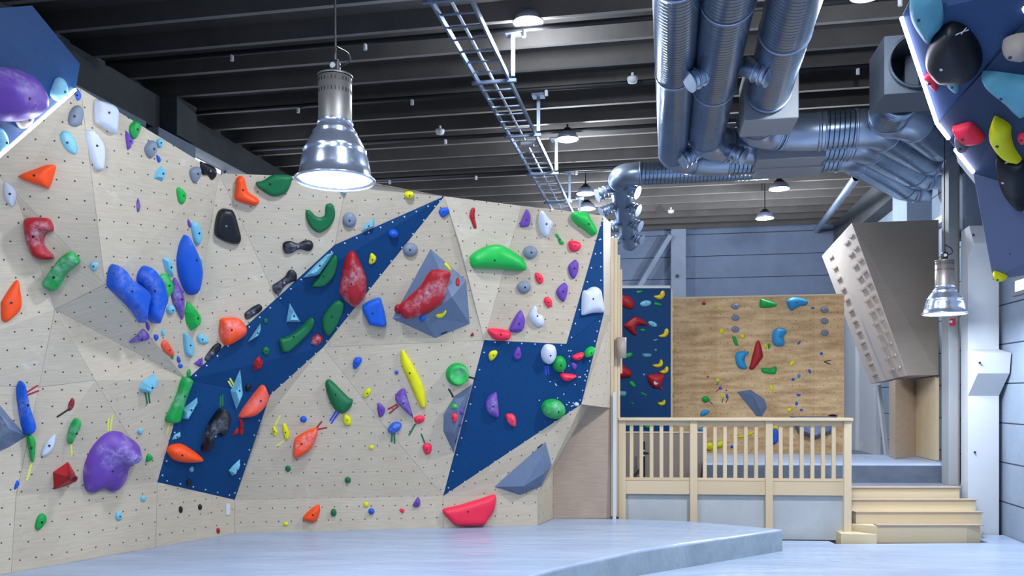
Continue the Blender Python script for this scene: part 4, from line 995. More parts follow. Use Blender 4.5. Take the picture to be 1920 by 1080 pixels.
H('D', [(712, 320), (735, 305), (790, 265), (810, 230), (840, 222), (865, 250), (862, 290), (830, 300), (790, 325), (760, 370), (735, 378), (715, 350)], 'black', 'black bone hold touching the blue band', chalk=.3)
H('D', [(775, 70), (790, 45), (830, 40), (870, 55), (910, 37), (955, 38), (970, 65), (960, 95), (930, 103), (880, 92), (830, 118), (790, 115)], 'black', 'level black bone hold', 'the level black bone hold', chalk=.3)
H('B', [(345, 960), (360, 880), (385, 850), (420, 848), (465, 870), (500, 985), (510, 1040), (490, 1072), (420, 1060), (350, 1020)], 'black', 'large black slab hold', 'the large black slab hold', T=.09, st='f')
H('B', [(480, 660), (510, 640), (535, 660), (555, 735), (615, 780), (628, 805), (605, 828), (560, 822), (490, 800), (470, 775), (478, 700)], 'orange', 'orange hourglass hold near the wall top', 'the orange hourglass hold', T=.09)
H('B', [(608, 680), (650, 670), (700, 640), (750, 632), (830, 640), (832, 680), (800, 745), (740, 770), (690, 762), (620, 715)], 'dgreen', 'dark green paddle hold', 'the dark green paddle hold', T=.06, st='f')
H('X', [(573, 398), (576, 394), (582, 395), (592, 405), (602, 407), (609, 402), (610, 387), (614, 382), (622, 382), (627, 390), (628, 406), (619, 424), (606, 434), (596, 436), (583, 427), (575, 412)], 'dgreen', 'dark green hook shaped hold', 'the dark green hook hold', T=.05, st='f')
# --- blue band
H('X', [(568, 521), (592, 496), (613, 477), (627, 473), (618, 489), (600, 513), (592, 517)], 'lblue', 'large light blue shard on the blue band', 'the large light blue shard', st='s', T=.12)
H('X', [(584, 535), (596, 520), (608, 502), (622, 483), (630, 478), (633, 492), (627, 515), (612, 533), (598, 538)], 'dgreen', 'dark green hold right behind the large light blue shard', T=.05, st='f')
H('G', [(15, 930), (70, 850), (110, 820), (150, 832), (150, 870), (120, 950), (60, 1040), (20, 1010)], 'dgreen', 'dark green oval hold on the blue band edge', T=.05, st='f')
H('D', [(752, 660), (800, 645), (870, 600), (940, 530), (965, 528), (972, 560), (940, 620), (860, 700), (810, 740), (770, 738), (755, 700)], 'dgreen', 'dark green boomerang hold', 'the dark green boomerang hold', T=.07, st='f')
H('D', [(820, 432), (888, 552), (800, 552)], 'lblue', 'light blue upright triangle hold', 'the light blue triangle', st='s', T=.08)
H('D', [(635, 562), (636, 600), (620, 640), (555, 678), (595, 620)], 'lblue', 'light blue shard hold', st='s', T=.07)
H('D', (668, 545, 14, 18), 'dgreen', 'small dark green hold'); H('D', (670, 735, 24, 28), 'dgreen', 'small round dark green hold')
H('D', [(588, 820), (605, 785), (628, 768), (655, 810), (640, 845), (595, 862)], 'red', 'small faceted red hold', st='s')
H('D', [(955, 690), (965, 650), (995, 625), (1030, 650), (1025, 680), (990, 702)], 'red', 'red faceted ball hold with chalk', st='s', chalk=.6)
H('X', [(450, 693), (453, 716), (455, 739), (443, 768), (435, 743), (432, 733), (439, 718)], 'lblue', 'light blue kite hold', 'the light blue kite hold', st='s', T=.09)
H('X', [(491, 721), (501, 736), (502, 744), (497, 759), (478, 778), (451, 783), (448, 777), (466, 750)], 'salmon', 'large salmon shell hold on the blue band', 'the salmon shell hold', T=.12, chalk=.3)
H('D', [(540, 955), (560, 943), (578, 955), (570, 975), (550, 992), (540, 975)], 'black', 'small black hold above the large black hook hold')
H('F', [(235, 18), (238, 50), (175, 158), (140, 150), (138, 95), (180, 60)], 'lblue', 'light blue slanting blade hold', st='s', T=.08)
H('F', [(75, 285), (90, 255), (128, 235), (130, 265), (100, 283)], 'lblue', 'small light blue shard hold at the band edge', st='s')
H('F', [(42, 350), (65, 318), (130, 310), (190, 340), (262, 395), (260, 420), (180, 428), (90, 415), (50, 375)], 'orange', 'orange shell hold low on the blue band', 'the low orange shell hold', T=.12)
H('F', [(185, 470), (205, 450), (213, 475), (200, 490), (188, 485)], 'teal', 'tiny teal hold')
H('F', (182, 555, 16, 22), 'black', 'tiny black hold on the blue band')
H('F', [(260, 350), (265, 290), (300, 190), (350, 110), (385, 82), (410, 88), (440, 130), (438, 190), (410, 245), (385, 265), (370, 240), (340, 275), (325, 340), (290, 357)], 'black', 'large glossy black hook hold', 'the large black hook hold', T=.13, chalk=.2)
H('F', [(500, 150), (522, 155), (528, 230), (510, 255), (497, 240), (502, 190)], 'red', 'narrow red drip hold')
H('F', [(448, 262), (490, 208), (496, 215), (496, 240), (470, 252)], 'red', 'thin red patch standing for a reddish glow beside the narrow red drip hold', T=.02)  # reddish glow on the band, built as a thin red patch
H('F', [(505, 408), (495, 450), (455, 513), (435, 480), (460, 450)], 'lblue', 'light blue spike hold', st='s', T=.07)
H('F', (367, 860, 11, 18), 'red', 'tiny red hold'); H('F', (130, 727, 12, 22), 'black', 'tiny black hold on bare plywood'); H('F', (252, 711, 12, 19), 'black', 'tiny black hold on bare plywood')
H('F', [(710, 205), (725, 195), (745, 235), (735, 262), (715, 262)], 'yellow', 'small yellow hold', st='s')
H('F', [(775, 190), (795, 183), (818, 240), (815, 275), (795, 285), (778, 240)], 'yellow', 'small upright yellow hold')
H('F', (908, 155, 22, 20), 'blue', 'small round blue hold')
H('F', [(850, 290), (880, 255), (960, 215), (995, 212), (995, 250), (960, 335), (900, 380), (865, 398), (843, 380)], 'orange', 'orange faceted hold with red tape ears', 'the orange faceted hold', T=.12, st='f', chalk=.2)
H('F', (810, 468, 18, 20), 'dgreen', 'small dark green knob hold')
H('F', [(903, 785), (940, 735), (1000, 695), (1013, 710), (1010, 750), (985, 800), (950, 805)], 'orange', 'orange wedge hold near the mat', 'the orange wedge hold', T=.09)
H('F', (796, 818, 16, 13), 'yellow', 'small yellow hold')
# --- lower left
H('X', [(30, 730), (36, 714), (44, 721), (49, 745), (53, 763), (63, 793), (61, 809), (49, 815), (41, 806), (33, 764)], 'blue', 'tall blue finger hold', 'the tall blue finger hold', T=.1, chalk=.4)
H('E', [(168, 265), (195, 252), (225, 300), (215, 415), (195, 420), (180, 350)], 'green', 'green bent hold below the tall blue finger hold', T=.07)
H('E', [(258, 380), (290, 300), (340, 253), (352, 270), (335, 340), (290, 385)], 'white', 'white slanted oval hold', 'the white slanted oval hold')
H('E', [(422, 270), (440, 200), (470, 150), (498, 155), (495, 200), (460, 270), (440, 307), (425, 300)], 'green', 'green upright hold with yellow tape below', chalk=.4, T=.08)
H('E', [(432, 60), (455, 20), (472, 40), (465, 80), (440, 103), (432, 90)], 'dred', 'small dark red hold with black tape', chalk=.3)
H('E', [(527, 540), (530, 460), (570, 350), (640, 265), (700, 232), (760, 235), (800, 260), (860, 300), (880, 350), (860, 410), (810, 460), (790, 530), (750, 590), (700, 612), (650, 590), (580, 618), (540, 600)], 'purple', 'huge purple shell hold with chalked nose', 'the huge purple shell hold', T=.14, chalk=.8, bump=[(790, 335, .24, .2)])
H('E', [(220, 830), (235, 775), (265, 750), (290, 770), (285, 810), (245, 855), (225, 850)], 'green', 'green oval hold low near the mat')
H('E', [(88, 590), (105, 543), (120, 550), (118, 575), (95, 600)], 'blue', 'small blue hold')
H('E', (885, 232, 17, 20), 'lblue', 'small light blue knob hold'); H('E', (904, 657, 17, 20), 'lblue', 'small light blue knob hold')
H('E', [(728, 770), (745, 732), (770, 760), (765, 790), (740, 795)], 'lblue', 'small light blue knob hold')
H('E', [(920, 420), (935, 370), (965, 395), (960, 410), (930, 425)], 'green', 'small green triangular hold')
H('C', [(878, 970), (900, 930), (980, 882), (975, 950), (930, 1000), (890, 995)], 'lblue', 'light blue block hold with green tape below', 'the light blue block hold', st='s', T=.1)
# --- middle wall, upper
H('G', (563, 153, 32, 27), 'yellow', 'round yellow hold near the top edge', T=.07)
H('G', [(750, 260), (765, 238), (805, 233), (818, 260), (785, 295), (760, 282)], 'blue', 'blue faceted hold beside the blue band tip', st='f')
H('G', [(945, 285), (960, 238), (980, 240), (978, 290), (990, 355), (975, 365), (960, 330)], 'red', 'narrow bent red hold near the top edge')
H('G', (186, 312, 44, 48), 'grey', 'round grey hold above the blue band', 'the round grey hold above the blue band')
H('G', [(345, 295), (342, 355), (260, 385), (280, 350)], 'lblue', 'light blue shard just above the blue band edge', st='s', T=.06)
H('G', [(125, 132), (170, 128), (165, 152)], 'lblue', 'light blue corner peeking under the big lamp', st='s', T=.04)
H('G', (463, 398, 32, 28), 'blue', 'round blue hold on the upper blue band', T=.07)
H('G', [(325, 520), (355, 545), (350, 575), (325, 592), (308, 585), (315, 545)], 'yellow', 'yellow hold on the blue band')
H('G', [(122, 750), (150, 590), (180, 520), (215, 510), (240, 550), (280, 640), (295, 700), (285, 790), (230, 860), (190, 850), (140, 800)], 'red', 'large smooth red slab on the blue band', 'the large red slab on the blue band', T=.12, chalk=.2)
H('G', (571, 499, 48, 44), 'grey', 'round grey hold at the blue band edge', T=.07)
H('G', [(510, 850), (600, 770), (650, 720), (715, 630), (820, 640), (815, 700), (790, 800), (750, 860), (650, 915), (550, 938), (520, 910)], 'red', 'large red slab bolted on the big grey volume', 'the red slab on the grey volume', T=.1, st='f', chalk=.4, bolts=0)
H('G', (497, 875, 24, 30), 'red', 'small red knobbly hold at the tip of the red slab', T=.05)
H('G', [(785, 590), (800, 585), (830, 625), (825, 635), (800, 612)], 'yellow', 'small yellow hold on the upper edge of the grey volume')
H('G', [(733, 910), (770, 903), (795, 882), (797, 900), (770, 928), (740, 928)], 'yellow', 'yellow banana hold on the grey volume')
H('G', (648, 935, 20, 18), 'blue', 'small round blue hold on the grey volume')
H('G', [(858, 700), (870, 675), (882, 700), (878, 730), (862, 725)], 'red', 'small red hold on the right face of the grey volume')
H('G', [(268, 855), (370, 803), (395, 840), (415, 930), (413, 985), (320, 975), (305, 960)], 'blue', 'large blue five sided hold', 'the blue five sided hold', T=.1, st='f')
H('G', [(952, 1045), (965, 1022), (975, 1040), (960, 1048)], 'dred', 'tiny dark red hold')
H('H', [(0, 560), (20, 525), (100, 480), (180, 468), (240, 490), (320, 540), (355, 590), (355, 625), (320, 635), (200, 625), (60, 618), (15, 610)], 'lime', 'very wide bright green arch shaped hold', 'the wide green arch hold', T=.14)
H('H', [(318, 350), (340, 290), (365, 245), (385, 290), (378, 345), (350, 355)], 'purple', 'purple half moon hold near the top edge', st='f')
H('H', [(437, 320), (445, 265), (465, 255), (500, 300), (527, 330), (515, 370), (490, 418), (465, 410), (445, 370)], 'white', 'white guitar pick hold near the top edge', 'the white pick hold', T=.08)
H('H', [(652, 265), (740, 265), (762, 300), (800, 365), (800, 400), (770, 410), (720, 370), (655, 320)], 'lime', 'large green hold at the top right corner of the wall', 'the green corner hold', T=.11)
H('H', [(540, 405), (560, 400), (575, 430), (600, 455), (590, 468), (570, 462), (560, 430)], 'green', 'small green bone hold')
H('H', [(628, 450), (650, 442), (690, 450), (705, 475), (690, 505), (650, 512), (630, 490)], 'pink', 'pink red squarish hold', T=.06)
H('H', (385, 517, 45, 42), 'grey', 'round grey hold right of the wide green arch hold', 'the round grey hold right of the arch'); H('H', (345, 737, 44, 40), 'grey', 'round grey hold')
H('H', [(672, 563), (690, 590), (685, 645), (660, 685), (635, 660), (625, 610), (645, 580)], 'purple', 'purple pebble hold')
H('H', [(605, 708), (622, 735), (615, 790), (595, 830), (560, 800), (550, 760), (575, 725)], 'purple', 'purple pebble hold')
H('H', [(320, 883), (345, 920), (350, 970), (330, 1015), (280, 1022), (253, 1010), (270, 960)], 'purple', 'large purple fin hold', 'the large purple fin hold', T=.08)
H('H', [(415, 648), (445, 650), (468, 680), (462, 710), (440, 717), (420, 690)], 'pink', 'small pink red hold'); H('H', [(475, 805), (500, 798), (525, 830), (515, 862), (495, 865), (473, 835)], 'pink', 'small pink red hold')
H('H', [(115, 1003), (170, 998), (240, 1010), (262, 1035), (245, 1070), (180, 1075), (135, 1050)], 'pink', 'wide pink red bowl hold', 'the wide pink bowl hold', T=.09)
H('H', [(390, 880), (410, 855), (430, 870), (435, 905), (465, 920), (473, 970), (440, 988), (400, 965), (378, 920)], 'white', 'white notched hold', 'the white notched hold', T=.07)
H('H', [(715, 770), (745, 755), (770, 738), (800, 735), (830, 755), (840, 800), (852, 880), (845, 897), (780, 900), (715, 915), (708, 880)], 'white', 'large white boot shaped hold on the blue strip', 'the white boot shaped hold', T=.1)
# --- middle wall, lower
H('I', [(208, 200), (225, 170), (262, 170), (262, 200), (230, 240), (210, 235)], 'blue', 'blue nugget hold', T=.06)
H('I', [(33, 330), (55, 307), (85, 325), (130, 370), (185, 425), (207, 435), (200, 475), (165, 515), (125, 520), (80, 480), (45, 400)], 'dgreen', 'large dark green fan hold with blue tape', 'the dark green fan hold', T=.09)
H('I', [(270, 410), (300, 365), (322, 370), (318, 400), (290, 425)], 'yellow', 'yellow slanting hold'); H('I', [(148, 540), (160, 525), (190, 545), (198, 575), (190, 600), (150, 590)], 'yellow', 'yellow hold just under the dark green fan hold')
H('I', [(470, 265), (485, 250), (497, 265), (485, 278)], 'blue', 'tiny blue hold'); H('I', [(362, 457), (400, 475), (412, 500), (400, 535), (372, 545)], 'purple', 'purple half moon hold', st='f')
H('I', [(533, 365), (555, 430), (587, 535), (575, 538), (500, 470), (475, 430), (490, 390)], 'purple', 'large purple wedge hold with red tape', 'the purple wedge hold', T=.08, chalk=.4)
H('I', [(508, 150), (520, 122), (540, 135), (590, 220), (650, 340), (668, 430), (668, 480), (640, 483), (600, 410), (540, 270), (515, 210)], 'yellow', 'very long yellow banana hold', 'the long yellow banana hold', T=.06)
H('I', [(428, 625), (450, 590), (485, 575), (515, 590), (505, 625), (475, 645), (440, 645)], 'blue', 'blue ball hold with green tape legs', 'the blue ball hold', T=.08, chalk=.4)
H('I', (326, 738, 15, 15), 'yellow', 'small yellow hold'); H('I', (176, 945, 20, 20), 'dgreen', 'small dark green knob hold')
H('I', [(595, 550), (630, 535), (662, 545), (655, 575), (620, 588), (600, 575)], 'pink', 'pink red hold, upper of the two with green tape', 'the upper taped pink hold'); H('I', [(650, 725), (675, 710), (705, 725), (700, 770), (670, 783), (652, 755)], 'pink', 'pink red hold, lower of the two with green tape')
gr = H('I', (868, 276, 73, 73), 'green', 'large round green dish hold', 'the green dish hold', T=.1, bolts=0)
q = HOLDS[-1]; c_ = onplane(*cr('I', (880, 283)), q['cen']+q['n']*.1, q['n']); bm = bmesh.new()
m4 = q['n'].to_track_quat('Z', 'Y').to_matrix().to_4x4(); lathe(bm, [(.0, .012), (.085, .022), (.105, .04), (.112, .035), (.12, -.03)], (0, 0, 0), 32); bm.transform(Matrix.Translation(c_) @ m4); tag(obj('dish_face', bm, hold_mat('lime', .8), gr, True), 'chalky paler inner dish')
H('I', (848, 478, 20, 20), 'green', 'small chalky green hold on the tall grey volume', chalk=.7, surf='volume'); H('I', (853, 550, 17, 30), 'pink', 'pink red hold on the tall grey volume', surf='volume')
H('I', (897, 513, 13, 19), 'purple', 'small purple hold on the tall grey volume', surf='volume'); H('I', (885, 595, 8, 10), 'purple', 'tiny purple hold low on the tall grey volume', surf='volume')
# --- big blue panel
H('J', [(122, 150), (140, 128), (170, 125), (178, 145), (155, 180), (130, 190)], 'yellow', 'yellow hold at the top left of the big blue panel')
H('J', [(278, 150), (300, 108), (318, 105), (330, 150), (320, 180), (290, 182)], 'purple', 'purple bell shaped hold')
H('J', [(452, 140), (470, 95), (500, 85), (540, 98), (550, 150), (530, 195), (500, 210), (465, 190)], 'white', 'white egg shaped hold', 'the white egg hold', T=.12)
H('J', (569, 210, 44, 52), 'green', 'round green hold touching the white egg hold', T=.1)
H('J', [(728, 135), (745, 110), (775, 98), (790, 115), (780, 150), (745, 170), (728, 160)], 'lime', 'bright green hold on the right edge of the blue panel', T=.09)
H('J', [(650, 158), (720, 135), (715, 170), (690, 188), (665, 185)], 'pink', 'pink red half bowl hold, upper one', T=.06); H('J', [(575, 268), (672, 280), (665, 300), (625, 318), (590, 310)], 'pink', 'pink red half bowl hold, lower one', T=.06)
H('J', [(645, 205), (665, 203), (680, 220), (668, 250), (650, 235)], 'purple', 'small purple hold')
H('J', [(102, 470), (115, 425), (155, 392), (175, 400), (187, 535), (160, 545), (120, 520)], 'purple', 'large purple D shaped hold', 'the purple D shaped hold', T=.08, chalk=.3)
H('J', [(232, 530), (275, 527), (295, 560), (292, 605), (265, 600), (240, 575)], 'pink', 'pink red split hold', T=.05, chalk=.3)
H('J', (530, 493, 77, 62, 12), 'green', 'large green boulder hold', 'the green boulder hold', T=.15, chalk=.2)
H('H', (645, 1260, 14, 10) if 0 else [(665, 1262-0), (690, 1255), (695, 1270), (670, 1280)], 'white', 'small white hold at the corner of the blue panel') if 0 else H('J', (678, 466, 15, 13), 'white', 'small white hold at the right corner of the blue panel')
H('X', [(829.6, 955.7), (860, 947), (900, 935), (926, 927), (929.6, 936), (926, 957), (914, 975), (903.7, 985), (858, 985), (842.6, 975)], 'pink', 'huge pink red half moon hold standing on the mat', 'the huge pink half moon hold', T=.1, st='f')
H('K', (138, 653, 30, 38), 'dgreen', 'small dark green knob hold', T=.05); H('K', (466, 572, 24, 28), 'yellow', 'small yellow hold'); H('K', (520, 640, 32, 32), 'blue', 'small round blue hold', 'the low round blue hold', T=.05)
H('K', [(805, 620), (830, 610), (855, 625), (850, 650), (835, 660), (815, 645)], 'pink', 'tiny pink red hold'); H('K', [(995, 493), (1017, 545), (1005, 590), (965, 597), (937, 580), (965, 530)], 'purple', 'purple drop hold low near the mat', T=.05)
# --- far blue board
H('M', [(90, 135), (150, 140), (185, 170), (190, 210), (160, 232), (115, 215), (90, 200)], 'red', 'red boulder hold at the top left of the far blue board')
H('M', [(205, 100), (245, 95), (248, 105), (215, 118)], 'green', 'small green hold at the top')
for pts, lb in (([(330, 135), (370, 128), (385, 100), (405, 98), (412, 130), (385, 160), (350, 155)], 'yellow crescent hold, topmost of the far blue board'),
            ([(365, 420), (400, 410), (412, 375), (432, 372), (438, 400), (420, 430), (380, 435)], 'yellow crescent hold, second from the top'),
            ([(322, 630), (365, 625), (375, 597), (392, 597), (397, 630), (375, 652), (335, 650)], 'yellow crescent hold, third from the top'),
            ([(373, 680), (405, 665), (420, 645), (435, 650), (435, 680), (410, 697), (385, 695)], 'yellow crescent hold, fourth from the top'),
            ([(357, 905), (390, 900), (400, 885), (415, 890), (410, 920), (375, 930)], 'yellow crescent hold, lowest of the far blue board')): H('M', pts, 'gold', lb, T=.05)
H('M', (272, 190, 42, 22, -10), 'lblue', 'light blue ring hold, upper one'); H('M', (323, 338, 35, 18, 25), 'lblue', 'light blue ring hold, lower one')
H('M', [(338, 182), (385, 190), (380, 205), (340, 200)], 'green', 'small green bar hold')
H('M', [(115, 350), (175, 295), (215, 288), (280, 330), (275, 348), (215, 345), (200, 380), (208, 415), (185, 415), (140, 380)], 'red', 'red wishbone shaped hold', 'the red wishbone hold', T=.1)
H('M', (250, 380, 20, 9), 'green', 'small green bean hold'); H('M', [(325, 455), (355, 445), (360, 452), (335, 462)], 'teal', 'tiny teal bar hold')
H('M', (345, 524, 8, 8), 'tan', 'tiny beige dot hold'); H('M', (260, 703, 8, 8), 'tan', 'tiny beige dot hold')
H('M', [(115, 570), (150, 545), (180, 550), (160, 580), (125, 582)], 'green', 'green chunk hold'); H('M', [(248, 552), (312, 552), (305, 575), (265, 578)], 'teal', 'teal tray shaped hold')
H('M', [(60, 615), (130, 650), (168, 680), (165, 715), (130, 725), (60, 715)], 'red', 'red wedge hold at the left edge of the far blue board', T=.1)
sk = H('M', [(290, 705), (400, 700), (402, 735), (375, 790), (330, 800), (295, 760)], 'red', 'red cup shaped hold with pale opening', 'the red cup hold', T=.1, bolts=0)
q = HOLDS[-1]; obj('pale_opening', cyl(bmesh.new(), onplane(*cr('M', (345, 762)), q['cen']+q['n']*.09, q['n']), .035, .02, q['n'], 14), WHITE, sk)
H('M', [(360, 785), (372, 778), (400, 808), (392, 818)], 'red', 'short red tail hold below the red cup hold')
H('M', [(150, 755), (175, 750), (200, 780), (190, 797), (165, 785)], 'green', 'green oval chunk hold'); H('M', [(75, 825), (130, 825), (125, 858), (78, 858)], 'teal', 'teal square hold near the left edge')
H('M', [(238, 828), (280, 850), (275, 858), (245, 845)], 'green', 'small green slanted hold'); H('M', [(165, 900), (190, 915), (175, 918)], 'green', 'tiny green hold')
H('O', [(278, 145), (322, 145), (322, 175), (290, 178)], 'green', 'green hold seen between the railing balusters', surf=SB)
for (pts, c, lb) in (([(459, 212), (480, 240), (462, 272)], 'gold', 'topmost'), ([(459, 492), (488, 517), (459, 545)], 'gold', 'second'), ([(459, 735), (482, 757), (459, 780)], 'gold', 'third'), ([(459, 925), (472, 942), (459, 958)], 'gold', 'lowest')):
    H('M', pts, c, '%s of the yellow holds on the edge between blue and golden boards' % lb, T=.06)
H('M', [(459, 835), (475, 858), (459, 885)], 'green', 'green hold on the edge between blue and golden boards', T=.05)
# --- golden wall
H('M', (694, 190, 15, 11), 'red', 'small red oval hold at the top of the golden wall'); H('M', (804, 227, 14, 10), 'yellow', 'small yellow hold near the top')
for c, x, ys, s in (('M', 921, (210, 292, 375), 'left'), ('N', 641, (234, 316, 400), 'right')):
    for y, w_ in zip(ys, ('top', 'middle', 'bottom')): H(c, (x, y, 29, 24), 'grey', '%s grey disc of the %s column of three' % (w_, s), T=.04)
H('M', [(810, 375), (825, 367), (838, 385), (825, 415), (808, 405)], 'yellow', 'yellow chip hold'); H('M', [(955, 425), (975, 405), (990, 430), (970, 445)], 'yellow', 'yellow chip hold')
H('M', [(897, 432), (920, 428), (942, 488), (920, 492)], 'green', 'green slanted bar hold', 'the green slanted bar hold')
H('N', [(-5, 560), (15, 538), (60, 533), (92, 545), (68, 575), (65, 615), (82, 655), (50, 665), (15, 650), (-3, 610)], 'sky', 'blue bean hold beside the red banana hold', T=.08)
H('M', (722, 717, 7, 6), 'red', 'tiny red hold'); H('M', (855, 817, 6, 6), 'red', 'tiny red hold')
H('M', [(780, 745), (795, 727), (810, 745), (795, 757)], 'yellow', 'tiny yellow hold with dark tape'); H('M', [(812, 850), (825, 840), (838, 870), (822, 875)], 'yellow', 'tiny yellow hold with dark tape')
H('M', [(800, 795), (815, 788), (827, 808), (808, 812)], 'blue', 'tiny blue hold with red tape'); H('M', [(850, 850), (862, 843), (873, 868), (858, 875)], 'blue', 'tiny blue hold with red tape')
H('M', (706, 882, 28, 24), 'green', 'green ball hold with purple tape', 'the green ball hold', T=.06)
H('M', [(668, 985), (690, 955), (735, 965), (725, 985), (700, 1000), (670, 1005)], 'sky', 'sky blue hold just above the handrail')
H('N', [(175, 165), (195, 157), (285, 185), (283, 212), (178, 220)], 'green', 'green slab hold at the top of the golden wall', 'the green slab hold')
H('N', [(365, 175), (390, 150), (440, 145), (510, 165), (512, 200), (450, 212), (400, 243), (375, 210)], 'sky', 'large sky blue hold at the top of the golden wall', 'the large sky blue hold', T=.1)
H('N', (555, 222, 14, 7), 'blue', 'small dark blue chip hold')
H('N', [(265, 400), (290, 370), (340, 368), (368, 395), (345, 430), (352, 480), (320, 500), (275, 490), (260, 450)], 'sky', 'large sky blue C shaped hold', 'the sky blue C hold', T=.1)
H('N', [(232, 482), (247, 482), (245, 513), (232, 513)], 'green', 'small upright green bar hold'); H('N', [(203, 490), (220, 480), (225, 505), (208, 518)], 'yellow', 'yellow chip hold')
H('N', [(150, 462), (172, 465), (195, 560), (185, 590), (125, 665), (95, 660), (105, 620), (135, 500)], 'red', 'long red banana hold', 'the red banana hold', T=.09)
H('N', [(445, 475), (465, 458), (466, 470), (450, 488)], 'blue', 'small dark blue chip hold'); H('N', [(185, 655), (245, 658), (290, 642), (288, 695), (240, 700), (192, 688)], 'green', 'green bar hold', 'the green bar hold')
H('N', [(388, 620), (415, 600), (425, 620), (400, 642), (388, 640)], 'yellow', 'yellow chip hold'); H('N', (618, 552, 10, 12), 'blue', 'small dark blue chip hold')
H('N', [(520, 670), (535, 665), (545, 695), (528, 690)], 'blue', 'small dark blue chip hold'); H('N', (455, 713, 12, 14), 'sky', 'small sky blue hold'); H('N', (413, 738, 13, 10), 'blue', 'small dark blue chip hold')
H('N', [(240, 790), (255, 778), (272, 800), (262, 820), (248, 808)], 'yellow', 'yellow chip hold'); H('N', (452, 850, 16, 10), 'blue', 'small dark blue chip hold'); H('N', (438, 912, 10, 15), 'blue', 'small dark blue chip hold'); H('N', (472, 958, 12, 8), 'blue', 'small dark blue chip hold')
H('N', [(365, 960), (385, 942), (405, 955), (385, 975)], 'yellow', 'yellow chip hold')
H('N', [(665, 1003), (680, 992), (710, 990), (735, 1003)], 'black', 'small black hold on top of the wide dark grey volume')
H('O', [(765, 300), (815, 290), (817, 345), (768, 348)], 'yellow', 'yellow block hold behind the railing, left piece'); H('O', [(850, 290), (898, 280), (895, 320), (850, 335)], 'yellow', 'yellow block hold behind the railing, right piece')
H('P', [(10, 240), (60, 228), (145, 195), (145, 215), (60, 250), (15, 250)], 'yellow', 'long slanting yellow hold behind the railing'); H('P', [(283, 200), (310, 185), (330, 205), (330, 275), (283, 305)], 'blue', 'blue hexagonal hold behind the railing')
H('P', [(290, 165), (330, 165), (325, 183), (295, 178)], 'yellow', 'yellow hold right above the blue hexagonal hold'); H('O', [(700, 200), (720, 170), (765, 168), (765, 200)], 'sky', 'sky blue hold behind the railing balusters')
H('O', (965, 322, 12, 12), 'blue', 'tiny blue hold behind the railing')
# --- right overhang
H('S', [(357, 20), (375, -45), (460, -60), (540, -40), (575, 130), (520, 210), (480, 265), (420, 200), (370, 110)], 'lblue_shaded', 'large light blue shield hold at the top', 'the light blue shield hold', T=.08)
b1 = H('S', [(460, 340), (480, 270), (530, 200), (600, 140), (670, 140), (740, 190), (800, 280), (820, 370), (790, 450), (710, 490), (600, 495), (530, 480), (470, 410)], 'black', 'huge round black hold with a white tape cross', 'the huge round black hold', T=.16)
H('S', [(438, 485), (480, 458), (525, 470), (527, 565), (512, 568), (455, 505)], 'pink', 'pink red corner hold beside the glowing strip')
H('S', [(595, 510), (625, 500), (655, 505), (668, 560), (648, 585), (600, 548)], 'teal', 'small teal shield hold')
H('S', [(945, 265), (980, 232), (1080, 205), (1150, 230), (1120, 330), (1060, 340), (970, 320)], 'tan', 'beige oval hold at the right edge', T=.12)
H('S', [(815, 470), (850, 447), (1080, 475), (1200, 500), (1180, 640), (1080, 710), (1020, 680), (960, 620), (850, 530)], 'lblue_shaded', 'large light blue fan hold at the right edge', 'the large light blue fan hold', T=.12)
H('S', [(628, 805), (660, 790), (740, 770), (780, 800), (832, 860), (815, 885), (730, 895), (670, 870)], 'pink', 'large pink red diamond hold', 'the pink diamond hold', T=.08)
H('S', [(865, 830), (890, 740), (920, 740), (995, 790), (1000, 850), (1020, 930), (1065, 1000), (1050, 1010), (960, 975), (890, 900)], 'yellow', 'large yellow tooth shaped hold', 'the yellow tooth hold', T=.09)
H('S', [(1040, 860), (1065, 835), (1100, 850), (1100, 900), (1060, 905)], 'pink', 'pink red hold cut by the right edge')
b2 = H('T', [(755, 185), (775, 165), (830, 190), (900, 215), (960, 240), (980, 400), (960, 525), (900, 510), (830, 440), (790, 370), (765, 280)], 'black', 'large black pointed hold with a white tape cross below the yellow tooth', 'the black pointed hold', T=.12)
H('S', [(640, 868), (680, 870), (715, 888), (732, 915), (715, 945), (660, 935)], 'tgrey', 'dull grey hold on the lower left edge', T=.06)
H('T', [(728, 975), (745, 965), (820, 995), (815, 1015), (780, 1025), (740, 1010)], 'yellow', 'yellow lemon shaped hold at the bottom corner', T=.06)
def cross(par, c, segs):
    for a, b in segs:
        q = [h for h in HOLDS if h['o'] is par][0]; A, Bq = cr(c, a), cr(c, b)
        dep = []
        for p in (A, Bq):
            best = None; dg = bpy.context.evaluated_depsgraph_get()
            dirv = Vector(((p[0]-HX)/F, 1, (HY-p[1])/F)); org = Vector((0, 0, ZC)); M_ = par.matrix_world.copy(); M_.translation = par.location
            ok, loc, nn, _ = par.ray_cast(org-par.location, dirv.normalized()); 
            dep.append(par.location+loc-dirv.normalized()*.006 if ok else onplane(p[0], p[1], q['cen']+q['n']*q['T'], q['n']))
        obj('tape_mark', bar(bmesh.new(), dep[0], dep[1], .012, .004, q['n']), TAPEM['white'], par)
cross(b1, 'S', (((650, 220), (728, 190)), ((682, 215), (715, 178)))); cross(b2, 'T', (((808, 238), (878, 208)), ((838, 200), (872, 232))))
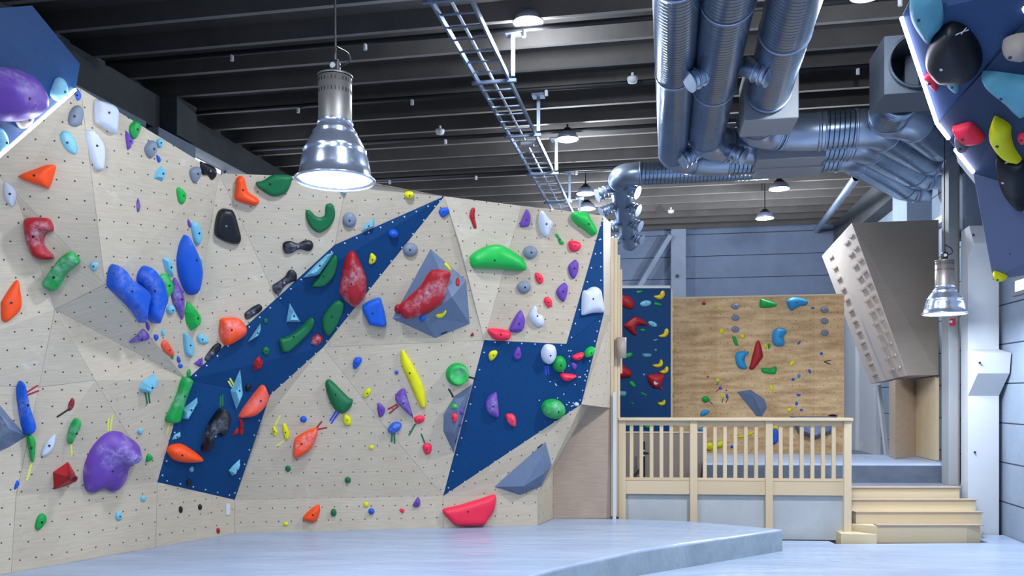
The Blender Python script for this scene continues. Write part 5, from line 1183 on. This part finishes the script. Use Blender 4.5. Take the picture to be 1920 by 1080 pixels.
# --- tape strips
for t in (('C', (165, 1000), (243, 950), 'red', 'upper red tape strip right of the tall blue finger hold'), ('C', (165, 1018), (247, 986), 'red', 'lower red tape strip right of the tall blue finger hold'),
          ('C', (918, 995), (932, 1073), 'green', 'left green tape strip under the light blue block hold'), ('C', (937, 985), (948, 1066), 'green', 'right green tape strip under the light blue block hold'),
          ('E', (360, 142), (434, 93), 'black', 'black tape strip left of the small dark red hold'), ('E', (682, 232), (686, 148), 'yellow', 'left yellow tape strip above the huge purple shell hold'),
          ('E', (698, 230), (710, 130), 'yellow', 'right yellow tape strip above the huge purple shell hold'), ('E', (448, 308), (455, 388), 'yellow', 'yellow tape strip under the green upright hold'),
          ('E', (202, 422), (170, 545), 'yellow', 'yellow tape strip under the green bent hold'), ('F', (60, 175), (42, 255), 'yellow', 'yellow tape strip under the long green wedge hold'),
          ('D', (442, 908), (465, 948), 'yellow', 'upper yellow tape strip left of the light blue kite hold'), ('D', (432, 925), (455, 963), 'yellow', 'lower yellow tape strip left of the light blue kite hold'),
          ('F', (383, 12), (383, 80), 'green', 'left green tape strip above the large black hook hold'), ('F', (396, 0), (396, 70), 'green', 'right green tape strip above the large black hook hold'),
          ('F', (990, 212), (1025, 168), 'red', 'upper red tape strip on the orange faceted hold tip'), ('F', (998, 219), (1058, 208), 'red', 'lower red tape strip on the orange faceted hold tip'),
          ('F', (728, 195), (762, 130), 'yellow', 'yellow tape strip above the small yellow hold left of the upright yellow hold'), ('F', (738, 325), (785, 290), 'yellow', 'yellow tape strip below the small upright yellow hold'),
          ('I', (105, 505), (62, 572), 'blue', 'left blue tape strip under the dark green fan hold'), ('I', (120, 515), (70, 588), 'blue', 'right blue tape strip under the dark green fan hold'),
          ('I', (490, 465), (430, 498), 'red', 'upper red tape strip left of the purple wedge hold'), ('I', (497, 475), (438, 525), 'red', 'lower red tape strip left of the purple wedge hold'),
          ('I', (457, 645), (453, 705), 'green', 'left green tape strip under the blue ball hold'), ('I', (470, 645), (472, 715), 'green', 'right green tape strip under the blue ball hold'),
          ('I', (605, 588), (563, 662), 'green', 'green tape strip below the upper taped pink red hold'), ('I', (640, 652), (662, 710), 'green', 'green tape strip above the lower taped pink red hold'),
          ('I', (813, 367), (845, 420), 'black', 'black tape strip above the tall grey volume'), ('I', (942, 293), (988, 305), 'black', 'black tape strip right of the green dish hold'),
          ('J', (480, 225), (487, 280), 'blue', 'left blue tape strip under the white egg shaped hold'), ('J', (498, 222), (503, 275), 'blue', 'right blue tape strip under the white egg shaped hold')):
    TP(*t, w=3.2)
for t in (('M', (800, 757), (785, 780), 'green', 'dark tape strip under the upper tiny yellow hold on the golden wall'), ('M', (805, 808), (778, 827), 'red', 'red tape strip under the upper tiny blue hold on the golden wall'),
          ('M', (833, 875), (823, 908), 'green', 'dark tape strip under the lower tiny yellow hold on the golden wall'), ('M', (868, 875), (853, 906), 'red', 'red tape strip under the lower tiny blue hold on the golden wall'),
          ('M', (728, 890), (757, 919), 'purple', 'purple tape strip right of the green ball hold'), ('N', (638, 609), (687, 599), 'black', 'upper arm of the black tape V on the golden wall'),
          ('N', (638, 612), (683, 628), 'black', 'lower arm of the black tape V on the golden wall')):
    TP(*t, w=1.8)
h = hit(426.5, 954); a_ = onplane(426.5, 944, h[1], h[2]); b_ = onplane(426.5, 965, h[1], h[2])
tag(obj('wall_plate', bar(bmesh.new(), a_+h[2]*.006, b_+h[2]*.006, .055, .012, h[2]), WHITE), 'small upright white plate on the plywood below the blue band', 'plate')
# ---------------------------------------------------------------- labels: look, then where, made unique
LM = [h for h in HOLDS if h['lm']]
SHORT = {'left plywood wall': 'left wall', 'middle plywood wall': 'middle wall'}
def rel(h, l):
    dx, dy = h['x']-l['x'], h['y']-l['y']
    if abs(dx) > 2*abs(dy): return 'right of' if dx > 0 else 'left of'
    if abs(dy) > 2*abs(dx): return 'below' if dy > 0 else 'above'
    return ('below' if dy > 0 else 'above')+(' and right of' if dx > 0 else ' and left of')
def words(s): return len(s.split())
used = set(); cnt = {}
for h in HOLDS: cnt[h['look']] = cnt.get(h['look'], 0)+1
for h in HOLDS:
    near = sorted((l for l in LM if l is not h and l['s'] == h['s'] or (l is not h and h['s'] == 'volume')), key=lambda l: math.hypot(h['x']-l['x'], h['y']-l['y']))
    lab = h['look']
    if cnt[lab] > 1 or words(lab) < 7:
        done = False
        for FAC, l in [(fc, l) for fc in (2.2, 1.5, 1.15) for l in near[:14]]:
            if done: break
            r_ = rel(h, l); D_ = math.hypot(h['x']-l['x'], h['y']-l['y'])
            twins = [g for g in HOLDS if g is not h and g['look'] == h['look'] and rel(g, l) == r_ and math.hypot(g['x']-l['x'], g['y']-l['y']) < D_*FAC]
            c = '%s %s %s' % (h['look'], r_, l['lm'])
            if not twins and c not in used and words(c) <= 16: lab = c; done = True; break
        if not done and len(near) > 1:
            for i in range(min(6, len(near))):
                for j in range(i+1, min(8, len(near))):
                    c = '%s %s %s, %s %s' % (h['look'], rel(h, near[i]), near[i]['lm'], rel(h, near[j]), near[j]['lm'])
                    tw = [g for g in HOLDS if g is not h and g['look'] == h['look'] and rel(g, near[i]) == rel(h, near[i]) and rel(g, near[j]) == rel(h, near[j])]
                    if not tw and c not in used and words(c) <= 16: lab = c; done = True; break
                if done: break
        if not done:
            if near and not cnt[h['look']] > 1: lab = '%s %s %s' % (h['look'], rel(h, near[0]), near[0]['lm'])
            elif words(lab) < 4 or cnt[h['look']] > 1: print('LABEL?', lab, h['x'], h['y']); lab += ', near %s' % (near[0]['lm'] if near else 'the '+h['s'])
    used.add(lab)
    gname = {'volume': 'holds on the grey volumes', SNL: 'holds on the upper left blue board', SNR: 'holds on the blue overhang'}.get(h['s'], 'holds on the '+h['s'])
    tag(h['o'], lab, h['cat'], gname if h['cat'] == 'climbing hold' else 'grey angular volumes')
